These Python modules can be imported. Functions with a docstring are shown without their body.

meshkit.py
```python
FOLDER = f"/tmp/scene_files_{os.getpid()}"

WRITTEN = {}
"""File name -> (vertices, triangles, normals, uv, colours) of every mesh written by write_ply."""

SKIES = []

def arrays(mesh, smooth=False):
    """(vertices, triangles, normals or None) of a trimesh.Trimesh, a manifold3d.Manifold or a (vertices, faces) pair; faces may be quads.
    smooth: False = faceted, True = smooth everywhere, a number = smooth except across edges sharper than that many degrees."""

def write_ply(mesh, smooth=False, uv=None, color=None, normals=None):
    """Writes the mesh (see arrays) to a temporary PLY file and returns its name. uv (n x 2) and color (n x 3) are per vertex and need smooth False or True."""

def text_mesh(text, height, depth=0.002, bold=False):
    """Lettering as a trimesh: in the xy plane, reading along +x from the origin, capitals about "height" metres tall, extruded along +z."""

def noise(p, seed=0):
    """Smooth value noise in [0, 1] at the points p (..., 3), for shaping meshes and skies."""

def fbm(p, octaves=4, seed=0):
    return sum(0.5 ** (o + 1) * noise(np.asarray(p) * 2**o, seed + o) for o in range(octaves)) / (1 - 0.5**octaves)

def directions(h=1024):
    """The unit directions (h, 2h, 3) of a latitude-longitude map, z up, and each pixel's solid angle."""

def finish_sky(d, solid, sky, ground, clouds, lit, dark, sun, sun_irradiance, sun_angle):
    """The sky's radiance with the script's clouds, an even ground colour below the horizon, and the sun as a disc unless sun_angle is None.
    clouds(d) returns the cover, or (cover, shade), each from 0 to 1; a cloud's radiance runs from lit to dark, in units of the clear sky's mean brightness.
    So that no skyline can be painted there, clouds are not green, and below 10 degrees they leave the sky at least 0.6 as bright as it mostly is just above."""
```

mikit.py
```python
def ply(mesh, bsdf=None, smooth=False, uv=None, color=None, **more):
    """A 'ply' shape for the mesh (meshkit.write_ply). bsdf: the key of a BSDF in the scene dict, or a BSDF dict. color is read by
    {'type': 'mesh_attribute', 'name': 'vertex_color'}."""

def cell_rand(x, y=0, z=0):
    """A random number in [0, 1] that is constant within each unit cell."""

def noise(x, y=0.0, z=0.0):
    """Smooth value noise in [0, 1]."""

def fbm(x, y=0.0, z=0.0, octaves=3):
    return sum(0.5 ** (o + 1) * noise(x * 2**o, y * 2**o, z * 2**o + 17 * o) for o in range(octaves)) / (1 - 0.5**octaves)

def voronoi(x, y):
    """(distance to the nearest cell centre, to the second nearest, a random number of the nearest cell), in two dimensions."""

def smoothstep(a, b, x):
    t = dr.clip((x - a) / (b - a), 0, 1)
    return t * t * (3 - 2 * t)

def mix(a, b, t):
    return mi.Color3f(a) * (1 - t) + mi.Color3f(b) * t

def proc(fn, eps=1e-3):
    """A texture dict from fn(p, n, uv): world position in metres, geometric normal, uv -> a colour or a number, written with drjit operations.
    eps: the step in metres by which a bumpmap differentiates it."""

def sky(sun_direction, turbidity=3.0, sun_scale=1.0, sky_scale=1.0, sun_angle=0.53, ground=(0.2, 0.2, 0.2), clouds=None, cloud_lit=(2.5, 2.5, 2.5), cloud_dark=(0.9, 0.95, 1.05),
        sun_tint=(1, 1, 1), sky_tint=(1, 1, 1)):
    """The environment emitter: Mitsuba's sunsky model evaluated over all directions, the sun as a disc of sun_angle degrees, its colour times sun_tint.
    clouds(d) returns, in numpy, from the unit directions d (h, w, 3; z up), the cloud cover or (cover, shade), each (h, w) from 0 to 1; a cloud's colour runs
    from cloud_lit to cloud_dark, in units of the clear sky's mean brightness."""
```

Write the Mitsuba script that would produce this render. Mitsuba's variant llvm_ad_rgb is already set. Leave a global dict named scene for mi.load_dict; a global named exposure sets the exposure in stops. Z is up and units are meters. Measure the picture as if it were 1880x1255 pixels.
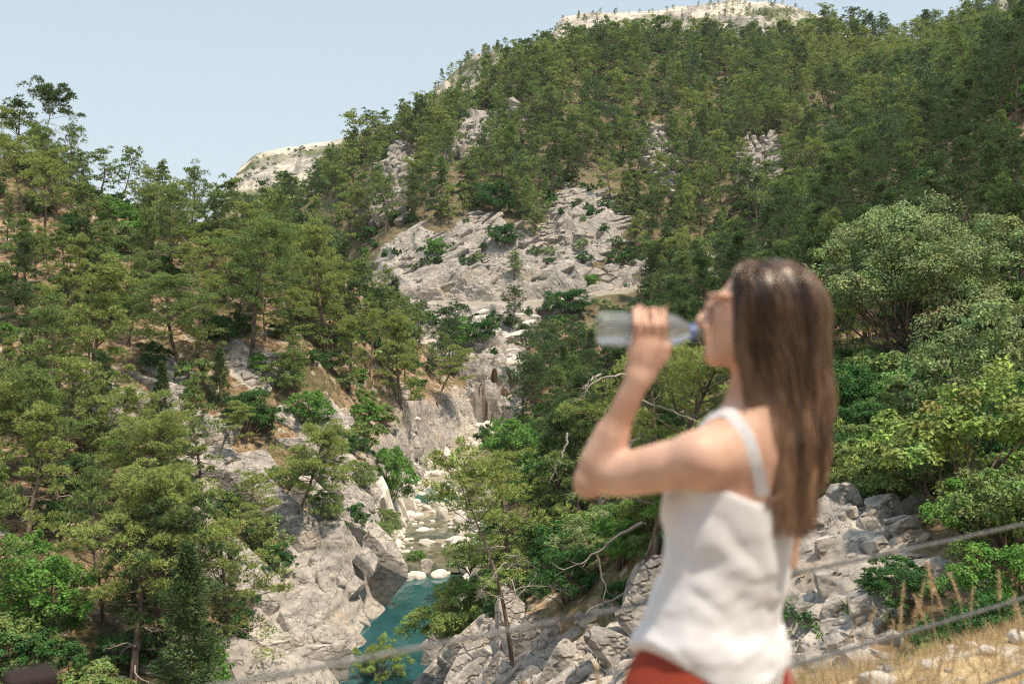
import math, random
import numpy as np, trimesh, mitsuba as mi, mikit, meshkit
import drjit as dr
from mikit import noise as dnoise, fbm as dfbm, smoothstep, mix, cell_rand
from scipy.interpolate import RBFInterpolator
from scipy.spatial import ConvexHull, cKDTree, Delaunay

T = mi.ScalarTransform4f
scene, labels = {}, {}

# ------------------------------------------------------------------ camera, sky, exposure
F, CX, CY, HORIZON = 1828.0, 940.0, 627.5, 590.5       # the photograph: 1880 x 1255 pixels, a 35 mm lens
EYE = np.array([0.0, 0.0, 1.60])
PITCH = -math.atan((CY - HORIZON) / F)
exposure = 1.68
scene['camera'] = {'type': 'thinlens', 'fov': math.degrees(2 * math.atan(CX / F)), 'fov_axis': 'x',
                   'aperture_radius': 0.0070, 'focus_distance': 120.0, 'near_clip': 0.05, 'far_clip': 6000.0,
                   'to_world': T().look_at(origin=EYE.tolist(), target=[0, math.cos(PITCH), 1.6 + math.sin(PITCH)], up=[0, 0, 1])}
SUN = (0.32, -0.24, 0.92)
def thin_haze(d):                                          # a thin veil of high cloud, whiter towards the horizon
    return 0.55 + 0.4 * (1 - np.clip(d[..., 2], 0, 1)) ** 3
scene['sky'] = mikit.sky(SUN, turbidity=3.5, sun_scale=1.05, sun_angle=3.0, sun_tint=(1.0, 0.99, 0.97), clouds=thin_haze, cloud_lit=(2.22, 2.62, 2.80))

# ------------------------------------------------------------------ small helpers
def ray(px, py):
    d = np.array([(px - CX) / F, 1.0, -(py - CY) / F])
    c, s = math.cos(PITCH), math.sin(PITCH)
    d = np.array([d[0], d[1] * c - d[2] * s, d[1] * s + d[2] * c])
    return d / d[1]
def at(px, py, Y): return EYE + ray(px, py) * Y          # the point seen at a pixel of the photograph, Y metres ahead

# ------------------------------------------------------------------ the lie of the land: z(x, y) through surveyed points
PTS = [  # (px, py, Y) read off the photograph
 # left cliff and left hillside
 (700,1210,78),(650,925,90),(690,965,92),(600,935,90),(560,1000,86),(490,1050,80),(450,1255,68),(330,700,105),(120,850,86),(240,1250,62),(70,880,84),(590,652,118),(460,660,114),
 (690,790,130),(620,790,118),(760,835,136),(0,290,142),(200,375,142),(430,480,138),(560,560,136),(0,600,110),(0,900,80),(0,1255,58),
 (560,790,108),(420,860,96),(640,700,126),(700,660,140),(740,740,140),(200,600,112),(350,560,122),(-250,500,115),(-250,100,150),(-250,1000,70),(650,620,142),
 (520,930,95),(380,1060,80),(300,900,90),(800,760,158),(840,790,163),(-150,800,90),(620,480,178),(150,1050,74),
 # the mountain across, its road at y 560
 (700,556,214),(850,560,215),(960,560,215),(1080,545,220),(1180,530,226),(850,600,205),(900,700,188),(895,738,184),(780,620,196),(960,640,192),
 (870,430,236),(1000,450,238),(1100,380,256),(700,430,242),(800,330,268),(1000,250,300),(1200,250,312),(1200,400,262),(1400,420,252),(1400,200,335),
 (690,285,302),(760,258,312),(930,152,345),(1040,112,372),(1200,92,402),(1500,70,432),(1750,74,420),(1350,490,232),(1600,155,365),(1700,115,390),(1300,150,360),
 (850,520,219),(1000,525,221),(1100,500,226),(1250,500,230),(620,388,275),(560,400,330),(520,405,290),(1900,60,430),(2200,40,430),
 (1080,585,210),(1180,575,212),
 # the hill on the right
 (1450,482,150),(1600,420,122),(1800,300,116),(1880,190,122),(1700,330,132),(1560,345,162),(1700,215,190),(1850,120,172),(1630,722,60),(1800,800,46),
 (1880,560,72),(1500,640,80),(1700,950,33),(1880,1080,19),(2150,300,90),(2150,700,45),(2150,0,140),(1640,400,180),(1380,520,200),
 # the wooded flank below the road, right of the river
 (955,800,152),(1000,700,150),(1100,620,178),(1000,950,92),(1100,850,76),(1000,1100,68),(1180,1010,47),(930,900,120),(900,1000,95),(1250,600,140),(1350,640,90),
 (1250,750,70),(1400,800,48),(850,1150,64),(920,1000,88),(950,820,145),
 # spurs of rock on the near bank
 (820,1175,50),(940,1215,49),(1130,1180,42),(1060,1215,45),(740,1255,52),(1000,1250,42),(1500,900,31),(1460,1225,25.5),(1600,980,29),(1560,1150,25),(1680,1000,28.5),(1450,1000,30),
]
XYZ = [(-8,10,-7.5),(-12,20,-14),(-1,20,-11.5),(5,14,-6.5),(-22,40,-21),(-1,35,-14.5),(3,30,-11.5),(12,16,-5.5),(18,14,-2),(-25,20,-14),(-45,30,-14),(-60,45,-8),
       (10,22,-8.0),(30,20,3),(60,40,25),(100,60,50),(110,120,75),(-90,60,12),(-130,110,50),(-95,170,12),(-70,190,0),(-40,190,-8),(-60,240,-15),(-120,260,-5),(-30,215,4),(-45,290,41),(-60,330,40),(-90,380,5),
       (-180,200,30),(0,420,85),(40,470,85),(140,500,95),(250,500,90),(250,300,110),(200,200,95),(30,-15,6),(0,-20,8),(-30,-10,-2),(60,0,22),(0,-80,35),(100,-60,45),(-100,-60,20),(-60,0,-8)]
P0 = np.array([at(*p) for p in PTS] + XYZ)
RBF = RBFInterpolator(P0[:, :2], P0[:, 2], kernel='linear', smoothing=0.6)
RIVER = np.array([(-7.5,45,-24.6,3.2),(-9.2,62,-24.4,3.6),(-9.3,77,-24,3.2),(-9.3,87,-24,3.0),(-8.1,98.5,-24,3.4),(-8.4,103,-23.4,3.6),(-9.0,110.6,-22.8,3.8),(-9.8,123,-22.2,3.4),(-10.3,136,-21.4,2.4),
                  (-10.4,144,-21.2,2.4),(-10.0,152,-20.2,3.0),(-7.6,160,-18.6,3.2),(-5.0,168,-17.0,3.0),(-3.4,178,-15.8,2.6)])
def along(q):
    """distance from the river's line, the bed's level there and its half width"""
    best = np.full(len(q), 1e9); z = np.zeros(len(q)); w = np.ones(len(q)); s = np.zeros(len(q))
    for k in range(len(RIVER) - 1):
        a, b = RIVER[k], RIVER[k + 1]
        d = b[:2] - a[:2]
        t = np.clip(((q - a[:2]) @ d) / (d @ d), 0, 1)
        e = np.linalg.norm(q - a[:2] - t[:, None] * d, axis=1)
        m = e < best
        best[m] = e[m]; z[m] = (a[2] + t * (b[2] - a[2]))[m]; w[m] = (a[3] + t * (b[3] - a[3]))[m]; s[m] = k + t[m]
    return best, z, w, s
def sst(a, b, x):
    t = np.clip((x - a) / (b - a), 0, 1)
    return t * t * (3 - 2 * t)
EDGE_SHIFT = 0.25
EDGE_N = np.array([-0.552, 0.834])                      # across the road's edge, towards the gorge
def edge_dist(q): return (q - np.array([1.3, 4.4])) @ EDGE_N + EDGE_SHIFT
ROAD = np.array([at(640,562,222), at(700,557,214), at(850,561,214), at(960,561,214.5), at(1080,545,220), at(1180,530,226), at(1260,520,232)])
def near_line(q, L):
    best = np.full(len(q), 1e9); z = np.zeros(len(q))
    for a, b in zip(L[:-1], L[1:]):
        d = b[:2] - a[:2]
        t = np.clip(((q - a[:2]) @ d) / (d @ d), 0, 1)
        e = np.linalg.norm(q - a[:2] - t[:, None] * d, axis=1)
        m = e < best
        best[m] = e[m]; z[m] = (a[2] + t * (b[2] - a[2]))[m]
    return best, z
def H(q):
    """the smooth ground level"""
    q = np.asarray(q, float).reshape(-1, 2)
    z = np.concatenate([RBF(c) for c in np.array_split(q, max(1, len(q) // 50000))])
    d, zr, w, _ = along(q)
    B = np.where(q[:, 0] < np.interp(q[:, 1], RIVER[:, 1], RIVER[:, 0]), 3.0, 5.0)
    k = sst(0.0, 1.0, (d - w) / B)
    bank = zr - 0.7 + np.maximum(d - w * 0.8, 0) * 0.45
    z = np.where(d < w + B, np.minimum(z * k + bank * (1 - k), np.maximum(z, bank)), z)
    z = np.where((d < w + B) & (z < zr - 0.7), zr - 0.7, z)
    dr_, zrd = near_line(q, ROAD)
    k = sst(1.6, 5.0, dr_)
    z = z * k + (zrd - 0.1) * (1 - k)
    e = edge_dist(q)
    flat = 0.0 + 0.05 * np.maximum(-e - 9, 0)
    k = sst(0.0, 7.0, e)
    near = np.hypot(q[:, 0], q[:, 1]) < 40
    z = np.where(near & (e < 7), flat * (1 - k) + np.minimum(z, 0) * k - 0.30 * np.clip(e, 0, 2) * (1 - k), z)
    return z
YS = np.geomspace(4.0, 470, 700)
def hit(px, py, y0=4.0):
    """where the line of sight through a pixel of the photograph first meets the ground"""
    d = ray(px, py); P = EYE + d * YS[:, None]
    dz = P[:, 2] - H(P[:, :2])
    k = np.nonzero((dz[1:] < 0) & (YS[1:] > y0))[0]
    if not len(k): return None
    k = k[0]; t = dz[k] / (dz[k] - dz[k + 1] + 1e-9)
    return EYE + d * (YS[k] + np.clip(t, 0, 1) * (YS[k + 1] - YS[k]))

# areas of bare rock on the ground, outlined on the photograph and laid on the land
def outline(pts, y0=4.0):
    return np.array([hit(a, b, y0)[:2] for a, b in pts if hit(a, b, y0) is not None])
def inside(q, poly):
    c = np.zeros(len(q), bool); x, y = q[:, 0], q[:, 1]
    for (x1, y1), (x2, y2) in zip(poly, np.roll(poly, -1, 0)):
        c ^= ((y1 > y) != (y2 > y)) & (x < (x2 - x1) * (y - y1) / (y2 - y1 + 1e-12) + x1)
    return c
ROCKY = [outline(p, y) for p, y in [
    ([(486,1050),(560,960),(640,912),(690,960),(718,1085),(698,1240),(690,1255),(410,1255),(470,1150)], 40),
    ([(318,690),(352,750),(400,800),(470,860),(480,950),(400,925),(370,850),(320,790),(270,770),(255,715)], 40),
    ([(530,770),(640,772),(645,850),(640,935),(590,905),(560,840)], 40),
    ([(715,880),(760,840),(800,790),(860,760),(950,740),(930,830),(850,860),(760,900)], 40),
    ([(690,500),(735,440),(770,425),(820,430),(865,395),(900,400),(965,445),(1040,345),(1100,350),(1140,430),(1100,480),(1070,515),(1190,490),(1200,520),(1080,548),(965,565),(945,640),(960,740),(880,790),(850,700),(740,620),(700,570)], 150),
    ([(1290,480),(1400,450),(1420,470),(1290,510)], 160), ([(815,300),(850,210),(905,230),(900,260),(870,280)], 240), ([(925,220),(940,140),(1030,110),(1030,180),(985,200),(950,200)], 240),
    ([(690,340),(690,270),(745,280),(750,340),(740,400),(680,400)], 240), ([(1170,250),(1200,245),(1235,300),(1225,360),(1190,320)], 240), ([(1365,340),(1375,280),(1420,275),(1425,330),(1390,350)], 230),
    ([(1430,1000),(1500,890),(1690,1000),(1645,1120),(1570,1255),(1430,1255)], 12),
    ([(730,1260),(830,1155),(880,1190),(980,1150),(1060,1200),(1190,1115),(1200,1260)], 25),
    ([(140,680),(260,720),(250,800),(160,780)], 60), ([(430,620),(500,660),(480,720),(430,690)], 60)]]
def rocky(q, soft=True):
    """how bare and rocky the ground is, 0 to 1"""
    q = np.asarray(q, float)
    d = np.hypot(q[:, 0], q[:, 1])[:, None] * 0.012
    p3 = np.column_stack([q, np.zeros(len(q))])
    j = np.column_stack([meshkit.fbm(p3 / (6 * d + 1e-3) , 3, 5), meshkit.fbm(p3 / (6 * d + 1e-3), 3, 9)]) - 0.5 if soft else 0
    out = np.zeros(len(q))
    for poly in ROCKY: out = np.maximum(out, inside(q + j * 4 * d, poly))
    dd, _, w, s = along(q)
    out = np.maximum(out, 1 - sst(2.0, 5.0, dd - w))
    return out

# the ground as one sheet, its mesh finer where it is steep and near
TH = np.unique(np.round(np.concatenate([np.arange(-31, 31.01, 0.128), np.arange(-180, -31, 4.5), np.arange(31.5, 180, 4.5), [-33, 33, -36, 36]]), 4))
RR = np.concatenate([np.geomspace(0.8, 3, 20)[:-1], np.geomspace(3, 20, 190)[:-1], np.geomspace(20, 70, 300)[:-1], np.geomspace(70, 142, 290)[:-1], np.geomspace(142, 200, 90)[:-1],
                     np.geomspace(200, 268, 190)[:-1], np.geomspace(268, 480, 150)[:-1], np.geomspace(480, 1500, 30)])
tt, rr = np.meshgrid(np.radians(TH), RR, indexing='ij')
Q = np.stack([rr * np.sin(tt), rr * np.cos(tt)], -1)
coarse = (tt < -0.56) | (tt > 0.56) | (rr > 480)
G = H(Q.reshape(-1, 2)).reshape(rr.shape)
far_level = np.clip((rr - 470) / 300, 0, 1)
G = G * (1 - far_level) + (G * 0.3) * far_level
V = np.concatenate([Q, G[..., None]], -1)
du, dv = np.gradient(V, axis=0), np.gradient(V, axis=1)
Nn = np.cross(dv, du); Nn /= np.linalg.norm(Nn, axis=-1, keepdims=True) + 1e-12
Nn[Nn[..., 2] < 0] *= -1
K = rocky(Q.reshape(-1, 2)).reshape(rr.shape)
p = V.reshape(-1, 3)
BED = np.array([-0.50, 0.25, 0.83])                       # the rock's layers dip to the right
def relief(p, r):
    """rock relief in metres along the normal"""
    b = p @ BED
    warp = meshkit.fbm(p / 5.0, 3, 3)
    cell = meshkit.noise(np.column_stack([b / 1.1 + warp * 2.5, p[:, 0] / 3.5, p[:, 1] / 3.5]), 21)
    t = (b / 1.5 + warp * 3.0) % 1.0
    ledge = np.where(t < 0.8, t / 0.8, (1 - t) / 0.2)
    return (ledge - 0.4) * 0.7 + (cell - 0.5) * 1.1 + (meshkit.fbm(p / 2.2, 4, 8) - 0.5) * 1.6 + np.abs(meshkit.fbm(p / 7.0, 3, 15) - 0.5) * 3.0
dist = rr.reshape(-1)
size = np.clip(dist / 100, 0.25, 1.6)[:, None]
rel = relief(p / size, dist) * size[:, 0]
gully = 1 - 2 * np.abs(meshkit.fbm(np.column_stack([p[:, 0] / 9.0 + p[:, 2] / 22.0, p[:, 1] / 30.0, p[:, 2] / 26.0]), 3, 91) - 0.5)
rel = rel + np.where(p[:, 1] > 196, (gully - 0.78) * 11.0, 0)
K1 = K.reshape(-1)
Kb = np.zeros_like(K); Kb[:] = K
from scipy.ndimage import gaussian_filter
Kb = gaussian_filter(K, 2.0).reshape(-1)
soil = (meshkit.fbm(p / (1.6 * size), 4, 31) - 0.5) * 0.7 * size[:, 0]
e = edge_dist(p[:, :2]); road_near = sst(-0.5, 2.5, e)
dcam = np.hypot(p[:, 0], p[:, 1])
amp = np.where(dcam < 40, road_near, 1.0)
dro, _ = near_line(p[:, :2], ROAD)
amp = amp * (0.12 + 0.88 * sst(1.8, 3.5, dro))
drv, zrv, wrv, srv = along(p[:, :2])
amp = amp * (0.35 + 0.65 * sst(0, 4, drv - wrv))
p = p + Nn.reshape(-1, 3) * ((rel * Kb * 0.75 + soil * (1 - 0.5 * Kb)) * amp)[:, None]
p[:, 2] += np.where(dcam < 12, (meshkit.fbm(p / 0.35, 3, 77) - 0.5) * 0.10 * (1 - road_near * 0.3), 0)
VT = p.reshape(rr.shape + (3,))
ni, nj = rr.shape
i, j = np.meshgrid(np.arange(ni - 1), np.arange(nj - 1), indexing='ij')
a = (i * nj + j).ravel()
quads = np.stack([a, a + 1, a + nj + 1, a + nj], 1)[:, ::-1]
j = np.arange(nj - 1); a, b = (ni - 1) * nj + j, j         # close the circle behind
quads = np.vstack([quads, np.stack([a, a + 1, b + 1, b], 1)[:, ::-1]])
tri = np.vstack([quads[:, [0, 1, 2]], quads[:, [0, 2, 3]]])
vv = np.vstack([p, [[0, 0, 0.0]]])
tri = np.vstack([tri, np.stack([np.arange(ni) * nj, np.roll(np.arange(ni) * nj, -1), np.full(ni, len(p))], 1)])
straw = (1 - sst(2.0, 4.5, e)) * (dcam < 60) * sst(2.5, 4.2, e + 4.9)
wet = np.clip(1 - sst(-0.3, 0.6, drv - wrv), 0, 1)
uv = np.column_stack([np.append(K1 + 2 * wet, 0), np.append(straw, 0)])

ROCK_TINT = (0.47, 0.425, 0.37)
def rock_colour(p):
    big = dfbm(p.x * 0.13, p.y * 0.13, p.z * 0.13, 3)
    fine = dfbm(p.x * 1.7, p.y * 1.7, p.z * 2.4, 4)
    streak = dfbm(p.x * 1.3 + 7, p.y * 1.3, p.z * 0.25, 3)
    c = mix((0.285, 0.275, 0.265), (0.54, 0.50, 0.45), smoothstep(0.25, 0.75, fine * 0.6 + big * 0.4))
    c = mix(c, (0.20, 0.19, 0.18), smoothstep(0.56, 0.80, streak) * 0.55)
    crack = dr.abs(dfbm(p.x * 0.9 + p.z * 0.5, p.y * 0.9, p.z * 1.3 - p.x * 0.4, 4) - 0.5)
    c = c * (0.50 + 0.50 * smoothstep(0.0, 0.03, crack))
    c = c * (0.75 + 0.25 * smoothstep(0.0, 0.05, dr.abs(dfbm(p.x * 2.3 - p.z, p.y * 2.3, p.z * 2.6 + p.x * 0.8, 3) - 0.5)))
    return mix(c, (0.46, 0.36, 0.25), smoothstep(0.60, 0.80, dfbm(p.x * 0.35 + 31, p.y * 0.35, p.z * 0.35, 3)) * 0.45)
def ground_colour(p, n, uv):
    wet = smoothstep(1.6, 2.6, uv.x); k = dr.clip(uv.x - 2 * wet, 0, 1)
    f = dfbm(p.x * 2.1, p.y * 2.1, p.z * 2.1, 4); g = dfbm(p.x * 0.25 + 5, p.y * 0.25, p.z * 0.25, 3)
    earth = mix((0.17, 0.115, 0.07), (0.36, 0.27, 0.185), smoothstep(0.3, 0.7, f))
    earth = mix(earth, mix((0.06, 0.075, 0.03), (0.14, 0.13, 0.06), smoothstep(0.35, 0.65, dfbm(p.x * 5, p.y * 5, p.z * 5, 3))), smoothstep(0.48, 0.62, g) * 0.7)
    earth = earth * (0.6 + 0.8 * dfbm(p.x * 7, p.y * 7, p.z * 7, 3))
    earth = mix(earth, (0.40, 0.36, 0.30), smoothstep(0.62, 0.70, dfbm(p.x * 0.9, p.y * 0.9 + 40, p.z * 0.9, 4)))
    earth = mix(earth, mix((0.085, 0.085, 0.045), (0.17, 0.15, 0.095), f), smoothstep(192, 205, p.y) * 0.75)
    hay = mix((0.30, 0.22, 0.11), (0.55, 0.45, 0.29), dfbm(p.x * 9, p.y * 9, p.z * 9, 3))
    hay = mix(hay, (0.42, 0.38, 0.33), smoothstep(0.55, 0.62, dfbm(p.x * 3.1, p.y * 3.1, 4, 3)))
    c = mix(mix(earth, hay, dr.clip(uv.y, 0, 1)), rock_colour(p), k)
    return mix(c, (0.30, 0.27, 0.20), wet * 0.75)
scene['mat_ground'] = {'type': 'twosided', 'bsdf': {'type': 'principled', 'base_color': mikit.proc(ground_colour), 'roughness': 0.9, 'specular': 0.15}}
scene['ground'] = mikit.ply((vv, tri), 'mat_ground', smooth=False, uv=uv)
labels['ground'] = {'label': 'rocky gorge floor, hillsides and mountain slope', 'kind': 'structure'}
HG = VT[..., 2]
from scipy.interpolate import RegularGridInterpolator
_gi = RegularGridInterpolator((np.radians(TH), np.log(RR)), HG, bounds_error=False, fill_value=None)
def Hg(q):
    """the height of the built ground"""
    q = np.asarray(q, float).reshape(-1, 2)
    return _gi(np.column_stack([np.arctan2(q[:, 0], q[:, 1]), np.log(np.maximum(np.hypot(q[:, 0], q[:, 1]), 0.8))]))
def land(px, py, y0=4.0):
    """the point of the built ground seen at a pixel of the photograph"""
    d = ray(px, py); ys = np.geomspace(y0, 470, 1500); P = EYE + d * ys[:, None]
    dz = P[:, 2] - Hg(P[:, :2])
    k = np.nonzero(dz < 0)[0]
    k = k[k > 0]
    return P[k[0]] if len(k) else None
# ---- END TERRAIN

# ------------------------------------------------------------------ mesh helpers
def tube(points, radii, sides=6):
    P = np.asarray(points, float); R = np.broadcast_to(radii, (len(P),))
    t = np.gradient(P, axis=0); t /= np.linalg.norm(t, axis=1, keepdims=True) + 1e-12
    ref = np.where(np.abs(t[:, 2:]) < 0.9, [[0, 0, 1.0]], [[1.0, 0, 0]])
    a = np.cross(t, ref); a /= np.linalg.norm(a, axis=1, keepdims=True) + 1e-12
    b = np.cross(t, a); g = np.arange(sides) * 2 * np.pi / sides
    v = P[:, None] + R[:, None, None] * (np.cos(g)[None, :, None] * a[:, None] + np.sin(g)[None, :, None] * b[:, None])
    i, j = np.meshgrid(np.arange(len(P) - 1), np.arange(sides), indexing='ij')
    q = np.stack([i * sides + j, (i + 1) * sides + j, (i + 1) * sides + (j + 1) % sides, i * sides + (j + 1) % sides], -1).reshape(-1, 4)
    f = np.vstack([q[:, [0, 2, 1]], q[:, [0, 3, 2]]])
    v = np.vstack([v.reshape(-1, 3), P[:1], P[-1:]]); n = len(P) * sides; j = np.arange(sides); l = (len(P) - 1) * sides
    f = np.vstack([f, np.stack([np.full(sides, n), j, (j + 1) % sides], 1), np.stack([np.full(sides, n + 1), l + (j + 1) % sides, l + j], 1)])
    return v, f
def join(parts):
    vs, fs, n = [], [], 0
    for v, f in parts:
        vs.append(v); fs.append(np.asarray(f) + n); n += len(v)
    return (np.vstack(vs), np.vstack(fs)) if vs else (np.zeros((0, 3)), np.zeros((0, 3), int))
def wander(rng, start, direction, length, n, bend=0.25, lift=0.0):
    """a crooked line"""
    p = np.array(start, float); d = np.array(direction, float); d /= np.linalg.norm(d); out = [p.copy()]
    for k in range(n):
        d = d + rng.normal(0, bend, 3) * 0.5 + np.array([0, 0, lift]); d /= np.linalg.norm(d)
        p = p + d * length / n; out.append(p.copy())
    return np.array(out)
def unit(v): return v / (np.linalg.norm(v, axis=-1, keepdims=True) + 1e-12)
def blades(rng, base, direction, length, width):
    """thin triangles: needles or leaves that end in a point"""
    n = len(base); side = unit(np.cross(direction, [0, 0, 1.0] + rng.normal(0, 0.65, (n, 3))))
    v = np.stack([base - side * width[:, None] / 2, base + side * width[:, None] / 2, base + direction * length[:, None]], 1)
    return v.reshape(-1, 3), np.arange(3 * n).reshape(-1, 3)
def leaves(rng, base, normal, length, width):
    """leaves as folded kites of two triangles"""
    n = len(base); d = unit(np.cross(normal, rng.normal(size=(n, 3)))); s = np.cross(normal, d)
    m = base + d * (length * 0.45)[:, None]
    v = np.stack([base, m - s * (width / 2)[:, None], base + d * length[:, None] - normal * (length * 0.2)[:, None], m + s * (width / 2)[:, None]], 1)
    f = np.arange(n)[:, None] * 4
    return v.reshape(-1, 3), np.vstack([f + [0, 1, 2], f + [0, 2, 3]])

# ------------------------------------------------------------------ materials of plants
def leaf_mat(c, trans=0.42, rough=0.65): return {'type': 'principledthin', 'base_color': {'type': 'mesh_attribute', 'name': 'vertex_color'} if c is None else {'type': 'rgb', 'value': c}, 'roughness': rough, 'diff_trans': trans, 'spec_trans': 0.0, 'eta': 1.3}
scene['mat_leaf'] = leaf_mat(None)
def bark_colour(p):
    f = dfbm(p.x * 6, p.y * 6, p.z * 1.6, 3)
    return mix((0.10, 0.075, 0.06), (0.27, 0.215, 0.18), smoothstep(0.3, 0.72, f))
scene['mat_bark'] = {'type': 'principled', 'base_color': mikit.proc(lambda p, n, uv: bark_colour(p)), 'roughness': 0.95, 'specular': 0.1}
scene['mat_deadwood'] = {'type': 'principled', 'base_color': mikit.proc(lambda p, n, uv: mix((0.26, 0.23, 0.205), (0.47, 0.43, 0.39), dfbm(p.x * 5, p.y * 5, p.z * 5, 2))), 'roughness': 0.9, 'specular': 0.1}

# ------------------------------------------------------------------ trees: each builder gives the meshes of one tree, its foot at the origin
TINTS = {'yellow': (0.34, 0.415, 0.145), 'green': (0.23, 0.325, 0.12), 'dark': (0.115, 0.185, 0.078), 'bluish': (0.155, 0.24, 0.125),
         'bush': (0.075, 0.175, 0.06), 'bright': (0.165, 0.335, 0.085), 'olive': (0.29, 0.38, 0.18), 'brown': (0.30, 0.225, 0.155), 'lime': (0.29, 0.39, 0.125)}
def shade_of(rng, tint, per, n, spread=0.26):
    """a slightly different green for each tuft, the same for its blades"""
    c = np.array(TINTS[tint]) * (1 + rng.normal(0, spread, (n, 1)).clip(-0.5, 0.6)) * (1 + rng.normal(0, 0.07, (n, 3)))
    return np.repeat(np.clip(c, 0.01, 0.9), per, axis=0)
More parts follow.
